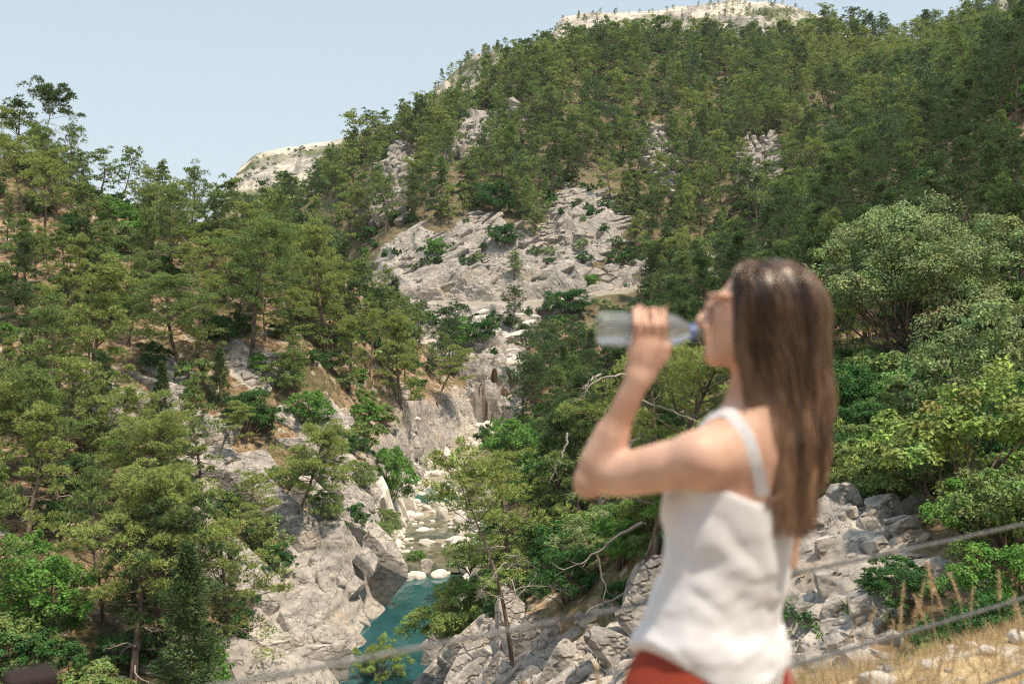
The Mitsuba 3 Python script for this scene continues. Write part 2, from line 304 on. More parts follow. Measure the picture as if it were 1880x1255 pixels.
def pine(seed, h, style='broad', detail=1.0, tint='green', bare=0.3, lean=0.0, radius=None, deads=3, blade=None):
    rng = np.random.default_rng(seed)
    trunk = wander(rng, (0, 0, -0.5), (lean, 0, 1), h + 0.3, 12, 0.10 + 0.05 * (style == 'broad'), 0.03)
    trunk[:, 2] *= h * 0.96 / trunk[-1, 2]; trunk[0, 2] = -0.6
    r0 = radius or h * 0.019
    rad = r0 * (1 - np.linspace(0, 1, 13) ** 1.2 * 0.88); rad[0] *= 1.35
    wood = [tube(trunk, rad, 8 if detail > 0.6 else 5)]
    dead, pads = [], []
    nb = int({'broad': 30, 'slim': 34, 'flat': 20}[style] * (0.65 + 0.35 * detail))
    for k in range(nb):
        u = bare + (1 - bare) * ((k + 0.5) / nb) ** (0.85 if style != 'flat' else 0.6)
        i = min(int(u * 12), 11); f = u * 12 - i
        s = trunk[i] * (1 - f) + trunk[i + 1] * f
        top = (u - bare) / (1 - bare)
        if style == 'broad': L = h * (0.30 * math.sin(math.pi * min(0.20 + 0.72 * top, 1.0)) + 0.05)
        elif style == 'slim': L = h * (0.20 * (1 - top) ** 0.8 + 0.045)
        else: L = h * (0.34 - 0.12 * top)
        L *= rng.uniform(0.7, 1.2)
        az = k * 2.4 + rng.uniform(-0.5, 0.5)
        el = (0.05 + 0.75 * top ** 1.5 + rng.uniform(-0.15, 0.2)) if style != 'flat' else 0.25 + 0.4 * top
        if top < 0.25: el -= 0.2
        br = wander(rng, s, (math.cos(az) * math.cos(el), math.sin(az) * math.cos(el), math.sin(el)), L, 6, 0.28, 0.05)
        wood.append(tube(br, np.linspace(rad[i] * 0.38 + 0.008, 0.010 * (0.5 + h / 15), 7), 5 if detail > 0.6 else 3))
        npad = max(2, int(round(L / (h * 0.085))))
        for m in range(npad):
            t = 0.38 + 0.62 * (m + rng.uniform(0.2, 0.9)) / npad
            q = min(int(t * 6), 5); c = br[q] + (br[q + 1] - br[q]) * (t * 6 - q)
            w = h * rng.uniform(0.036, 0.088) * (1.0 if style != 'slim' else 0.85) * (1 - 0.25 * top)
            off = rng.normal(0, w * 0.85, 3); off[2] = abs(off[2]) * 0.8 - 0.1 * w
            pads.append(np.append(c + off, w))
            if detail > 0.5: wood.append(tube(np.array([c, c + off * 0.6, c + off]), [0.016, 0.011, 0.006], 3))
    for k in range(4): pads.append(np.append(trunk[-1] + rng.normal(0, h * 0.02, 3) * [1, 1, 0.8], h * rng.uniform(0.04, 0.06)))
    for k in range(deads):
        u = rng.uniform(0.18, bare + 0.25); i = min(int(u * 12), 11); az = rng.uniform(0, 6.28)
        br = wander(rng, trunk[i], (math.cos(az), math.sin(az), rng.uniform(-0.15, 0.35)), h * rng.uniform(0.10, 0.24), 7, 0.55, -0.02)
        dead.append([tube(br, np.linspace(rad[i] * 0.30 + 0.012, 0.008, 8), 4)])
        for q in (3, 5):
            tw = wander(rng, br[q], unit(rng.normal(0, 1, 3) + (br[7] - br[0])), h * rng.uniform(0.04, 0.09), 4, 0.6)
            dead[-1].append(tube(tw, np.linspace(0.014, 0.005, 5), 3))
    pads = np.array(pads)
    per_pad = int((54 if detail > 0.4 else 44) * detail) + 6
    n = len(pads) * per_pad
    o = np.repeat(pads, per_pad, axis=0)
    d = unit(rng.normal(size=(n, 3))); d[:, 2] = np.where(d[:, 2] < -0.25, -d[:, 2], d[:, 2])
    rr_ = rng.uniform(0.25, 1, n) ** 0.5
    pos = o[:, :3] + d * (o[:, 3] * rr_)[:, None] * [1, 1, 0.78]
    nb_ = 6 if detail > 0.6 else 5
    B = np.repeat(pos, nb_, axis=0)
    Dn = unit(np.repeat(d * [0.8, 0.8, 0.6], nb_, axis=0) + [0, 0, 0.35] + rng.normal(0, 0.62, (n * nb_, 3)))
    bl = blade or (h * 0.020 / (0.35 + 0.65 * detail) + 0.03)
    v, f = blades(rng, B, Dn, bl * rng.uniform(0.7, 1.3, n * nb_), bl * rng.uniform(0.15, 0.26, n * nb_) / (0.55 + 0.45 * detail))
    col = shade_of(rng, tint, nb_ * 3, n)
    out = {'trunk': (join(wood), 'mat_bark', None), 'crown': ((v, f), 'mat_leaf', col)}
    for k, m in enumerate(dead if detail > 0.3 else []): out['dead_branch' + (f'_{k:03d}' if k else '')] = (join(m), 'mat_deadwood', None)
    return out
def broadleaf(seed, h, w, detail=1.0, tint='bush', stem=0.12, lobes=None, leaf=None, top_heavy=0.0, open_=0.0):
    """a leafy tree or bush of many small clumps on forking stems"""
    rng = np.random.default_rng(seed); wood, pads = [], []
    nl = lobes or int(9 + 12 * detail)
    for k in range(nl):
        az = k * 2.4 + rng.uniform(-0.4, 0.4); u = (k + 0.5) / nl
        z = h * (stem + (1 - stem) * (0.18 + 0.70 * u ** (0.8 - 0.3 * top_heavy)) * rng.uniform(0.72, 1.14))
        r = w * 0.42 * math.sin(math.pi * min(0.28 + 0.62 * u, 1)) * rng.uniform(0.4, 1.35)
        c = np.array([math.cos(az) * r, math.sin(az) * r, z])
        pads.append(np.append(c, w * rng.uniform(0.09, 0.225)))
        a = np.array([rng.normal(0, 0.02 * w), rng.normal(0, 0.02 * w), -0.3]) if stem < 0.2 else np.array([rng.normal(0, 0.008 * w), rng.normal(0, 0.008 * w), h * stem * (0.55 + 0.5 * u)]); mid = c * [0.45, 0.45, 0.5] + rng.normal(0, 0.03 * h, 3)
        ln = np.array([a, a * 0.6 + mid * 0.4, mid, mid * 0.4 + c * 0.6, c])
        wood.append(tube(ln, np.linspace(0.012 * h + 0.012, 0.008, 5), 5 if detail > 0.6 else 3))
    if stem >= 0.2: wood.append(tube(wander(rng, (0, 0, -0.4), (0.12, 0, 1), h * stem * 1.15, 6, 0.12), np.linspace(0.030 * h, 0.018 * h, 7), 8))
    pads = np.array(pads); sub = []
    ns = int(5 + 5 * detail)
    for c in pads:                                        # clumps on clumps give the crown its uneven outline
        d = unit(rng.normal(size=(ns, 3))); d[:, 2] = np.abs(d[:, 2]) * 0.9 - 0.15
        sub.append(np.column_stack([c[:3] + d * c[3] * rng.uniform(0.6, 1.15, (ns, 1)), np.full(ns, c[3] * 0.42) * rng.uniform(0.6, 1.2, ns)]))
    sub = np.vstack(sub); per = int(46 * detail * (1 - open_)) + 7; n = len(sub) * per
    o = np.repeat(sub, per, axis=0); d = unit(rng.normal(size=(n, 3))); d[:, 2] = np.where(d[:, 2] < -0.4, -d[:, 2], d[:, 2])
    pos = o[:, :3] + d * (o[:, 3] * rng.uniform(0.35, 1, n) ** 0.5)[:, None]
    nrm = unit(d * 0.7 + [0, 0, 0.45] + rng.normal(0, 0.45, (n, 3)))
    L = leaf or (w * 0.055 / (0.4 + 0.6 * detail) + 0.03)
    v, f = leaves(rng, pos, nrm, L * rng.uniform(0.7, 1.3, n), L * rng.uniform(0.45, 0.75, n))
    c1 = np.repeat(shade_of(rng, tint, 1, len(sub), 0.14), per, axis=0) * (1 + rng.normal(0, 0.14, (n, 1)))
    return {'trunk': (join(wood), 'mat_bark', None), 'crown': ((v, f), 'mat_leaf', np.repeat(np.clip(c1, 0.01, 0.9), 4, axis=0))}
def cypress(seed, h, w, detail=1.0, tint='dark'):
    """a dark, narrow tree of drooping sprays in layers"""
    rng = np.random.default_rng(seed); n = int(900 * detail) + 120
    u = rng.uniform(0.04, 1, n); az = rng.uniform(0, 6.28, n); lay = np.floor(u * 14) / 14
    r = w / 2 * (1 - u) ** 0.75 * rng.uniform(0.25, 1, n) ** 0.5 * (0.8 + 0.35 * np.sin(az * 3 + lay * 17))
    pos = np.stack([np.cos(az) * r, np.sin(az) * r, h * (u * 0.97 + 0.02) - r * 0.15], 1)
    k = 8; B = np.repeat(pos, k, axis=0) + rng.normal(0, 0.03 * w, (n * k, 3))
    out = np.stack([np.cos(az), np.sin(az), 0.15 + 0.5 * u], 1)
    D = unit(np.repeat(out, k, axis=0) + rng.normal(0, 0.5, (n * k, 3)))
    bl = (h * 0.035) / (0.5 + 0.5 * detail)
    v, f = blades(rng, B, D, bl * rng.uniform(0.6, 1.3, n * k), bl * rng.uniform(0.22, 0.4, n * k))
    t = wander(rng, (0, 0, -0.4), (0, 0, 1), h * 0.97, 8, 0.04)
    return {'trunk': (tube(t, np.linspace(0.018 * h, 0.01, 9), 6), 'mat_bark', None), 'crown': ((v, f), 'mat_leaf', shade_of(rng, tint, k * 3, n))}

KINDS = {}
def kind(name, parts):
    """a kind of tree kept as shape entries that its copies share"""
    KINDS[name] = {k: mikit.ply(m, mat, smooth=(False if c is not None else True), color=c) for k, (m, mat, c) in parts.items()}
GROUPED = {}
def key_of(name):
    n = GROUPED.get(name, 0); GROUPED[name] = n + 1
    return f'{name}_{n:03d}' if n else name
USED = set()
def plant(name, kind_, pos, rz=0.0, s=1.0, sx=1.0, tilt=0.0, label=None, cat=None, group=None, key=None):
    g = 'kind_' + kind_
    if g not in scene: scene[g] = {'type': 'shapegroup', **KINDS[kind_]}
    key = key or key_of(name)
    scene[key] = {'type': 'instance', 'group': {'type': 'ref', 'id': g}, 'to_world': T().translate([float(x) for x in pos]).rotate([0, 1, 0], tilt).rotate([0, 0, 1], float(rz)).scale([float(s * sx), float(s * sx), float(s)])}
    if label:
        labels[key] = {'label': label, 'category': cat}
        if group: labels[key]['group'] = group
    return key

# kinds, built 10 m tall (bushes 3 m wide) and scaled where they stand; the far ones of fewer, larger blades
for i_, (st, tn) in enumerate([('broad', 'green'), ('broad', 'yellow'), ('slim', 'green'), ('broad', 'dark'), ('slim', 'dark'), ('flat', 'green'), ('slim', 'yellow'), ('broad', 'bluish')]):
    kind(f'far_pine_{i_}', pine(100 + i_, 10, st, 0.2, tn, bare=0.22 if st != 'flat' else 0.5, deads=0, blade=0.36))
for i_, (st, tn, br) in enumerate([('broad', 'yellow', .3), ('broad', 'green', .25), ('slim', 'yellow', .2), ('slim', 'green', .35), ('flat', 'yellow', .5), ('broad', 'dark', .2), ('broad', 'yellow', .22), ('slim', 'dark', .15)]):
    kind(f'mid_pine_{i_}', pine(200 + i_, 10, st, 0.72, tn, bare=br, deads=4, blade=0.205))
for i_, tn in enumerate(['bush', 'bush', 'dark', 'olive', 'bush']): kind(f'far_bush_{i_}', broadleaf(300 + i_, 2.8, 3.2, 0.12, tn, stem=0.0, leaf=0.42))
for i_, tn in enumerate(['bush', 'bright', 'olive', 'green', 'brown']): kind(f'mid_bush_{i_}', broadleaf(320 + i_, 2.6, 3.2, 0.7, tn, stem=0.0, leaf=0.17))

# ------------------------------------------------------------------ far mountains beyond the gorge
def far_rock(p, n, uv):
    f = dfbm(p.x * 0.05, p.y * 0.05, p.z * 0.09, 4)
    c = mix((0.30, 0.285, 0.265), (0.60, 0.55, 0.47), smoothstep(0.3, 0.66, f))
    c = c * (0.6 + 0.4 * smoothstep(0.0, 0.05, dr.abs(dfbm(p.x * 0.06, p.y * 0.06, p.z * 0.03, 4) - 0.5)))
    return mix(c, (0.12, 0.14, 0.06), smoothstep(0.42, 0.60, dfbm(p.x * 0.03 + 9, p.y * 0.03, p.z * 0.03, 3) * uv.x + 0.1 * uv.x))
scene['mat_far_rock'] = {'type': 'twosided', 'bsdf': {'type': 'principled', 'base_color': mikit.proc(far_rock), 'roughness': 0.95, 'specular': 0.1}}
def mountain(key, label, ridge, Y0, depth, drop, green, rough=9.0, seed=0):
    """a far ridge: its crest along the given line, falling towards us and away behind"""
    px = np.array([a for a, _ in ridge], float); py = np.array([b for _, b in ridge], float)
    u = np.linspace(px[0], px[-1], 170); yy = np.interp(u, px, py)
    crest = np.array([at(a, b, Y0) for a, b in zip(u, yy)])
    t = np.concatenate([np.linspace(-0.8, 0, 14)[:-1], np.linspace(0, 1.3, 60)])
    P = np.zeros((len(u), len(t), 3))
    P[..., 0] = crest[:, None, 0] * (1 - 0.12 * t); P[..., 1] = crest[:, None, 1] - depth * t
    P[..., 2] = crest[:, None, 2] - drop * np.where(t > 0, np.maximum(t, 0) ** 0.92, np.maximum(-t, 0) * 0.9)
    n = (meshkit.fbm(P / 55.0, 4, 60 + seed) - 0.5) * rough * 2.0 + (meshkit.fbm(P / 9.0, 4, 70 + seed) - 0.5) * rough * 1.2 + (0.5 - np.abs(meshkit.fbm(P / 28.0, 4, 75 + seed) - 0.5) * 2) * rough * 1.5
    P[..., 2] += n * np.clip(np.abs(t) * 5, 0.12, 1); P[..., 0] += (meshkit.fbm(P / 20.0, 3, 80 + seed) - 0.5) * rough
    nu, nt = len(u), len(t); a = (np.arange(nu - 1)[:, None] * nt + np.arange(nt - 1)).ravel()
    q = np.stack([a, a + nt, a + nt + 1, a + 1], 1)[:, ::-1]
    scene[key] = mikit.ply((P.reshape(-1, 3), q), 'mat_far_rock', smooth=False, uv=np.full((nu * nt, 2), green))
    labels[key] = {'label': label, 'kind': 'structure'}
    return P
FAR = {}
FAR['far_hill'] = mountain('far_hill', 'pale bare rocky mountain far behind the left ridge', [(405,380),(430,335),(440,305),(470,283),(520,272),(570,264),(620,258),(660,247),(700,240),(760,250)], 760, 150, 75, 0.75, 8, 1)
FAR['far_hill_001'] = mountain('far_hill_001', 'sunlit pale peak along the top of the mountain', [(985,110),(1005,65),(1030,34),(1080,24),(1150,24),(1200,22),(1240,16),(1290,9),(1350,2),(1410,5),(1460,14),(1520,34),(1600,60)], 760, 140, 80, 0.8, 9, 2)
FAR['far_hill_002'] = mountain('far_hill_002', 'bluish wooded shoulder with pale cliff behind the mountain', [(790,215),(800,180),(806,160),(840,132),(880,104),(920,98),(970,100),(1020,120)], 600, 90, 70, 0.75, 15, 3)
FAR['far_hill_003'] = mountain('far_hill_003', 'hazy dark wooded summit at the top right', [(1700,80),(1750,50),(1790,18),(1830,4),(1880,-10),(1960,-35),(2100,-60)], 640, 110, 90, 1.5, 8, 4)

FAR_SPOTS = []
for k_, (nm_, n_, sz_, top_) in enumerate([('far_hill', 150, 2.2, 1.0), ('far_hill_001', 230, 4.2, 0.6), ('far_hill_002', 150, 6.0, 0.7), ('far_hill_003', 260, 8.0, 1.0)]):
    r_ = np.random.default_rng(40 + k_); P_ = FAR[nm_]
    for _ in range(n_):
        t_ = (13 if k_ == 2 else 15) + int(44 * top_ * r_.uniform() ** 1.1); FAR_SPOTS.append((k_, P_[r_.integers(2, 168), t_] + r_.normal(0, 0.6, 3) * [1, 1, 0], sz_ * r_.uniform(0.6, 1.5)))

# ------------------------------------------------------------------ rock: boulders and jointed blocks, each a piece of its own
def rock_bump(p, n, uv):
    crack = dr.abs(dfbm(p.x * 0.9 + p.z * 0.5, p.y * 0.9, p.z * 1.3 - p.x * 0.4, 4) - 0.5)
    return dfbm(p.x * 4, p.y * 4, p.z * 5, 3) * 0.10 + smoothstep(0.0, 0.06, crack) * 0.10
scene['mat_rock'] = {'type': 'twosided', 'bsdf': {'type': 'bumpmap', 'tex': mikit.proc(rock_bump, eps=0.03), 'scale': 1.0, 'bsdf': {'type': 'principled', 'base_color': mikit.proc(lambda p, n, uv: rock_colour(p)), 'roughness': 0.92, 'specular': 0.12}}}
scene['mat_boulder'] = {'type': 'twosided', 'bsdf': {'type': 'principled', 'base_color': mikit.proc(lambda p, n, uv: mix((0.50, 0.475, 0.44), (0.76, 0.72, 0.665), smoothstep(0.2, 0.7, dfbm(p.x * 1.1, p.y * 1.1, p.z * 1.1, 4)))), 'roughness': 0.9, 'specular': 0.12}}
scene['mat_wet_rock'] = {'type': 'twosided', 'bsdf': {'type': 'principled', 'base_color': mikit.proc(lambda p, n, uv: mix(rock_colour(p) * 0.85, (0.09, 0.055, 0.03), smoothstep(0.50, 0.62, dfbm(p.x * 0.9 + 3, p.y * 0.4, p.z * 0.07, 3)))), 'roughness': 0.5, 'specular': 0.4}}
def block(seed, pointy=3.5):
    """an angular lump, about 1 m across, of flat broken faces"""
    rng = np.random.default_rng(seed)
    d = unit(rng.normal(size=(60, 3)))
    r = 0.5 / (np.abs(d) ** pointy).sum(1) ** (1 / pointy)
    P = d * (r * rng.uniform(0.90, 1.0, 60))[:, None]
    for k in range(6):                                    # faces broken off at a slant
        n = unit(rng.normal(size=3)); c = rng.uniform(0.30, 0.44)
        o = P @ n; P = np.where((o > c)[:, None], P - np.outer(o - c, n), P)
    h = ConvexHull(P); m = trimesh.Trimesh(P, h.simplices, process=True); m.fix_normals()
    return m
def pebble(seed):
    rng = np.random.default_rng(seed); m = trimesh.creation.icosphere(2, 0.5); v = np.array(m.vertices)
    v = v * (1 + (meshkit.fbm(v * 2.2 + seed * 3.1, 3, seed) - 0.5)[:, None] * 0.55)
    for k in range(5):
        n = unit(rng.normal(size=3)); c = rng.uniform(0.30, 0.40); o = v @ n; v = np.where((o > c)[:, None], v - np.outer((o - c) * 0.75, n), v)
    return trimesh.Trimesh(v, m.faces)
BLOCKS = [mikit.ply(block(500 + k), 'mat_rock') for k in range(22)]
SLABS = [mikit.ply(block(540 + k, 6.0), 'mat_rock') for k in range(14)]
WETS = [mikit.ply(block(560 + k, 4.0), 'mat_wet_rock') for k in range(4)]
PEBBLES = [mikit.ply(pebble(600 + k), 'mat_boulder', smooth=35) for k in range(12)]
GREYS = [mikit.ply(pebble(620 + k), 'mat_rock', smooth=35) for k in range(4)]
rngr = np.random.default_rng(5)
def normal_at(q, e):
    q = np.asarray(q, float).reshape(-1, 2)
    zx = (Hg(q + [e, 0]) - Hg(q - [e, 0])) / (2 * e); zy = (Hg(q + [0, e]) - Hg(q - [0, e])) / (2 * e)
    return unit(np.column_stack([-zx, -zy, np.ones(len(q))]))
def frame(n, along_, pos, dims):
    n = np.asarray(n) / np.linalg.norm(n); a = np.asarray(along_, float); a = a - n * (a @ n); a /= np.linalg.norm(a); b = np.cross(n, a)
    M = np.eye(4); M[:3, 0] = a * dims[0]; M[:3, 1] = b * dims[1]; M[:3, 2] = n * dims[2]; M[:3, 3] = pos
    return T(M)
from scipy.spatial import Voronoi
def cliff(key, label, poly_px, y0, sizes, count, stretch=1.5, strike=(0.8, 0.1, 0.5), jut=0.30, tilt=0.16, mats=None, gap=0.05, cat='rock', keep=1.0, lift=0.0, rough=0.10):
    """a face of jointed rock: cells of the face, each a block with its own height and slant, cracks between them"""
    poly = outline(poly_px, y0); lo, hi = poly.min(0), poly.max(0)
    q = rngr.uniform(lo, hi, (9000, 2)); q = q[inside(q, poly)]
    if len(q) < 30: return
    da_, _, wa_, _ = along(q); q = q[da_ > wa_ + 0.5]; z = Hg(q); P = np.column_stack([q, z]); N = normal_at(q, 1.5); w = 1 / np.maximum(N[:, 2], 0.2)
    n = unit((N * w[:, None]).sum(0)); c = (P * w[:, None]).sum(0) / w.sum()
    a = np.array(strike, float); a -= n * (a @ n); a /= np.linalg.norm(a); b = np.cross(n, a)
    ok = rngr.uniform(size=len(q)) < w / w.max(); P = P[ok]
    uv = np.column_stack([(P - c) @ a / stretch, (P - c) @ b])
    r = sizes[0] + (sizes[1] - sizes[0]) * rngr.uniform(size=len(uv)) ** 2.4
    got, rad = [], []
    for k in np.argsort(-r):
        if len(got) >= count * 1.25: break
        if not got or (np.linalg.norm(np.array(got) - uv[k], axis=1) > 0.46 * (np.array(rad) + r[k])).all(): got.append(uv[k]); rad.append(r[k])
    got = np.array(got); rad = np.array(rad); span = np.ptp(got, axis=0).max() * 3 + 10
    vor = Voronoi(np.vstack([got, [[span, 0], [-span, 0], [0, span], [0, -span]] + got.mean(0)]))
    m = 0; rest = []
    for k in range(len(got)):
        reg = vor.regions[vor.point_region[k]]
        if not reg or -1 in reg or m + len(rest) >= count or rngr.uniform() > keep: continue
        v = vor.vertices[reg]; d = v - got[k]; L = np.linalg.norm(d, axis=1, keepdims=True)
        d = d * np.minimum(1, 1.15 * rad[k] / np.maximum(L, 1e-6)); L = np.linalg.norm(d, axis=1, keepdims=True)
        d = d * (1 - np.minimum(0.5, gap * (0.6 + 0.8 * rngr.uniform()) * rad[k] / np.maximum(L, 1e-6)))
        e = np.vstack([d, (d + np.roll(d, -1, 0)) * 0.5 * rngr.uniform(0.96, 1.06, (len(d), 1))])   # edges not quite straight
        e = np.column_stack([e[:, 0] * stretch, e[:, 1]]); o = np.array([got[k][0] * stretch, got[k][1]])
        s_ = rad[k]; slope = rngr.normal(0, tilt, 2); top = s_ * jut * rngr.uniform(-0.2, 1.0)
        def ring(f, h): return np.column_stack([o + e * f, h + e @ slope * f])
        R3 = np.vstack([ring(0.97, np.full(len(e), -0.9 * s_)), ring(1.0, top - 0.12 * s_ + rngr.normal(0, 0.03 * s_, len(e))), ring(0.86, top + rngr.normal(0, rough * s_, len(e)))[::1], ring(0.4, top + 0.05 * s_ + rngr.normal(0, rough * s_, len(e)))[::2]])
        B = c + R3[:, :1] * a + R3[:, 1:2] * b
        C0 = c + o[0] * a + o[1] * b; wk = 0.0
        for _ in range(8):
            C = C0 + wk * n; wk += float(np.clip((Hg(C[None, :2])[0] - C[2]) * n[2], -4, 4))
        B = B + n * (wk + lift + R3[:, 2:3])
        h = ConvexHull(B); mesh = trimesh.Trimesh(B, h.simplices, process=True); mesh.fix_normals()
        if m >= 300: rest.append((np.array(mesh.vertices), np.array(mesh.faces))); continue
        scene[f'{key}__rock' + (f'_{m:03d}' if m else '')] = mikit.ply(mesh, (mats or ['mat_rock'])[rngr.integers(len(mats or [1]))]); m += 1
    if rest: scene[key + '__rubble'] = mikit.ply(join(rest), 'mat_rock'); labels[key + '__rubble'] = {'kind': 'stuff'}
    if m: labels[key] = {'label': label, 'category': cat}
cliff('rock_cliff', 'large pale jointed cliff rising left of the turquoise pool', [(486,1050),(560,965),(640,912),(665,940),(660,990),(690,1040),(714,1085),(696,1240),(690,1255),(560,1262),(480,1180),(470,1120)], 40, (0.8, 6.5), 230, 1.45, (0.30, 0.15, 1.0), 0.15, 0.07, gap=0.028, rough=0.05)
cliff('rock_cliff_001', 'heap of pale broken rock at the foot of the large left cliff', [(380,1262),(470,1170),(570,1262)], 40, (0.5, 2.6), 90, 1.4, jut=0.4)
cliff('rock_outcrop', 'rib of broken pale rock running down the left hillside between pines', [(318,690),(352,750),(400,800),(470,860),(480,950),(400,925),(370,850),(320,790),(270,770),(255,715)], 40, (0.6, 3.6), 170, 1.6, (0.6, -0.3, -0.6), 0.4)
cliff('rock_outcrop_001', 'smooth slanting slab of grey rock above the river bend on the left', [(540,772),(630,772),(625,850),(620,920),(590,900),(565,840)], 40, (0.7, 3.4), 90, 1.7, (0.3, 0.2, 1.0), 0.22, 0.08)
cliff('rock_outcrop_002', 'grey rounded rock walls beside the upper river pool', [(722,835),(760,800),(820,770),(870,760),(860,820),(790,850),(762,900),(748,900)], 40, (0.5, 2.6), 150, 1.5, (0.5, 0.2, 0.6), 0.25, 0.1)
cliff('rock_outcrop_003', 'jagged grey rock face with slanting layers above the road, left of the pinnacle', [(690,510),(735,440),(770,440),(820,470),(850,540),(700,536)], 150, (0.3, 1.7), 700, 3.4, (0.80, 0.1, 0.62), 0.75, 0.12, gap=0.08)
cliff('rock_outcrop_004', 'tall jagged rock face with a pinnacle above the road', [(820,470),(845,430),(872,395),(890,405),(940,440),(985,470),(960,536),(850,534)], 150, (0.3, 2.0), 750, 2.6, (0.55, 0.1, 0.85), 0.9, 0.14, gap=0.08)
cliff('rock_outcrop_005', 'sloping ledges of layered rock on the mountain right of the pinnacle', [(990,470),(960,430),(1040,345),(1100,350),(1140,430),(1100,480),(1060,500)], 150, (0.3, 1.5), 800, 3.6, (0.80, 0.2, 0.58), 0.7, 0.12, gap=0.09)
cliff('rock_outcrop_006', 'bleached white ribbed slope below the road', [(715,590),(850,590),(960,590),(945,640),(930,700),(880,690),(850,690),(780,630),(735,610)], 150, (0.35, 1.7), 800, 2.6, (0.8, 0.3, 0.6), 0.7, 0.2, mats=['mat_boulder', 'mat_rock', 'mat_boulder'])
for k_, (px_, py_, Y_, dm_, mt_, lab_) in enumerate([(893, 752, 181, (8.5, 5.0, 9.0), 'mat_wet_rock', 'rounded wet rock with brown water streaks at the head of the river'), (922, 738, 184, (6.0, 5.0, 11.0), 'mat_wet_rock', 'tall streaked rock chute beside the small cave'),
        (945, 765, 178, (6.5, 5.0, 6.5), 'mat_rock', 'smooth grey block right of the streaked rock chute'), (868, 705, 188, (7.0, 6.0, 9.0), 'mat_rock', 'grey rock knob above the small cave'), (905, 695, 191, (9.0, 6.0, 8.0), 'mat_rock', 'pale rock bulge over the streaked chute')]):
    P_ = at(px_, py_, Y_); m_ = trimesh.creation.icosphere(4, 0.5); v_ = np.array(m_.vertices); v_ = np.sign(v_) * np.abs(v_ * 2) ** 0.75 * 0.5
    v_ = v_ * (1 + (meshkit.fbm(v_ * [3.5, 3.5, 1.2] + k_ * 7, 4, k_) - 0.5)[:, None] * 0.75 + (0.5 - np.abs(meshkit.fbm(v_ * [6, 6, 2.0] + k_ * 3, 3, 9 + k_) - 0.5) * 2)[:, None] * 0.40)
    key = 'cave_rock' + (f'_{k_:03d}' if k_ else ''); scene[key] = mikit.ply(trimesh.Trimesh(v_ * dm_ + P_, m_.faces), mt_, smooth=50); labels[key] = {'label': lab_, 'category': 'rock'}
cliff('rock_outcrop_008', 'rough grey crag among pines near the left ridge of the mountain', [(820,300),(850,205),(905,225),(905,270),(870,290)], 220, (0.5, 2.0), 170, 1.3, (0.3, 0.1, 0.9), 1.1, 0.3, lift=1.8)
cliff('rock_outcrop_009', 'dark vertical crag high on the mountain under the skyline', [(920,225),(940,135),(1035,105),(1035,185),(985,205),(950,210)], 220, (0.6, 2.4), 230, 1.3, (0.2, 0.1, 1.0), 1.3, 0.3, lift=1.8)
cliff('rock_outcrop_010', 'grey crags at the left shoulder of the mountain', [(690,340),(688,270),(745,275),(752,340),(745,410),(680,405)], 220, (0.5, 2.1), 220, 1.4, (0.2, 0.1, 1.0), 1.2, 0.3, lift=1.8)
cliff('rock_outcrop_011', 'narrow rib of pale rock among pines in the middle of the mountain', [(1165,245),(1200,240),(1240,300),(1232,370),(1190,320)], 220, (0.5, 1.9), 130, 1.4, (0.2, 0.1, 1.0), 1.2, 0.3, lift=1.8)
cliff('rock_outcrop_012', 'pale crag among pines on the right part of the mountain', [(1360,350),(1370,275),(1425,270),(1430,340),(1395,400)], 220, (0.5, 1.9), 140, 1.4, (0.2, 0.1, 1.0), 1.2, 0.3, lift=1.8)
cliff('rock_outcrop_013', 'layered pale rock ledges behind the head of the drinking woman', [(1285,480),(1400,445),(1425,470),(1290,512)], 150, (0.6, 2.4), 80, 2.4, (0.82, 0.2, 0.35), 0.6)
cliff('rock_outcrop_014', 'slanting rock shelf above the road beside the sign', [(1090,500),(1185,485),(1200,515),(1100,530),(1030,540),(1010,515)], 150, (0.6, 2.4), 120, 2.6, (0.85, 0.2, 0.4), 0.6)
cliff('rock_slope', 'steep slope of broken grey rocks right of the woman', [(1425,1000),(1500,890),(1560,905),(1690,1000),(1650,1120),(1580,1262),(1420,1262)], 12, (0.15, 1.05), 420, 1.4, (0.85, 0.2, 0.5), 0.42, 0.17, gap=0.085)
cliff('rock_spur', 'grey rock pinnacle below the cable, left of the half bare pine', [(735,1262),(790,1200),(830,1155),(870,1185),(880,1262)], 25, (0.4, 2.4), 110, 1.2, (0.5, 0.2, 0.8), 0.6, 0.2, lift=0.2)
cliff('rock_spur_001', 'pale broken rocks around the foot of the half bare pine', [(880,1262),(890,1195),(985,1150),(1010,1190),(1060,1215),(1050,1262)], 25, (0.25, 1.5), 200, 1.4, (0.4, 0.2, 0.8), 0.6, 0.3, keep=0.7)
cliff('rock_spur_002', 'sharp pale rocks left of the red trousers', [(1050,1262),(1060,1210),(1120,1165),(1195,1110),(1210,1262)], 25, (0.22, 1.5), 240, 1.3, (0.5, 0.2, 0.9), 0.7, 0.3, lift=0.1)
cliff('rock_outcrop_015', 'pale rounded rock shelf between reeds and shallow river', [(700,925),(745,915),(750,955),(735,975),(715,960)], 40, (0.7, 2.6), 26, 1.3, (0.5, 0.3, -0.4), 0.3, mats=['mat_boulder'])
cliff('rock_outcrop_016', 'patch of broken rock under the pines at far left', [(140,680),(260,720),(250,800),(160,780)], 40, (0.4, 2.2), 70, jut=0.5, keep=0.8)
cliff('rock_outcrop_017', 'broken rock ledge below the leaning pines of the left ridge', [(430,620),(500,660),(480,720),(430,690)], 40, (0.4, 2.2), 60, jut=0.5, keep=0.8)

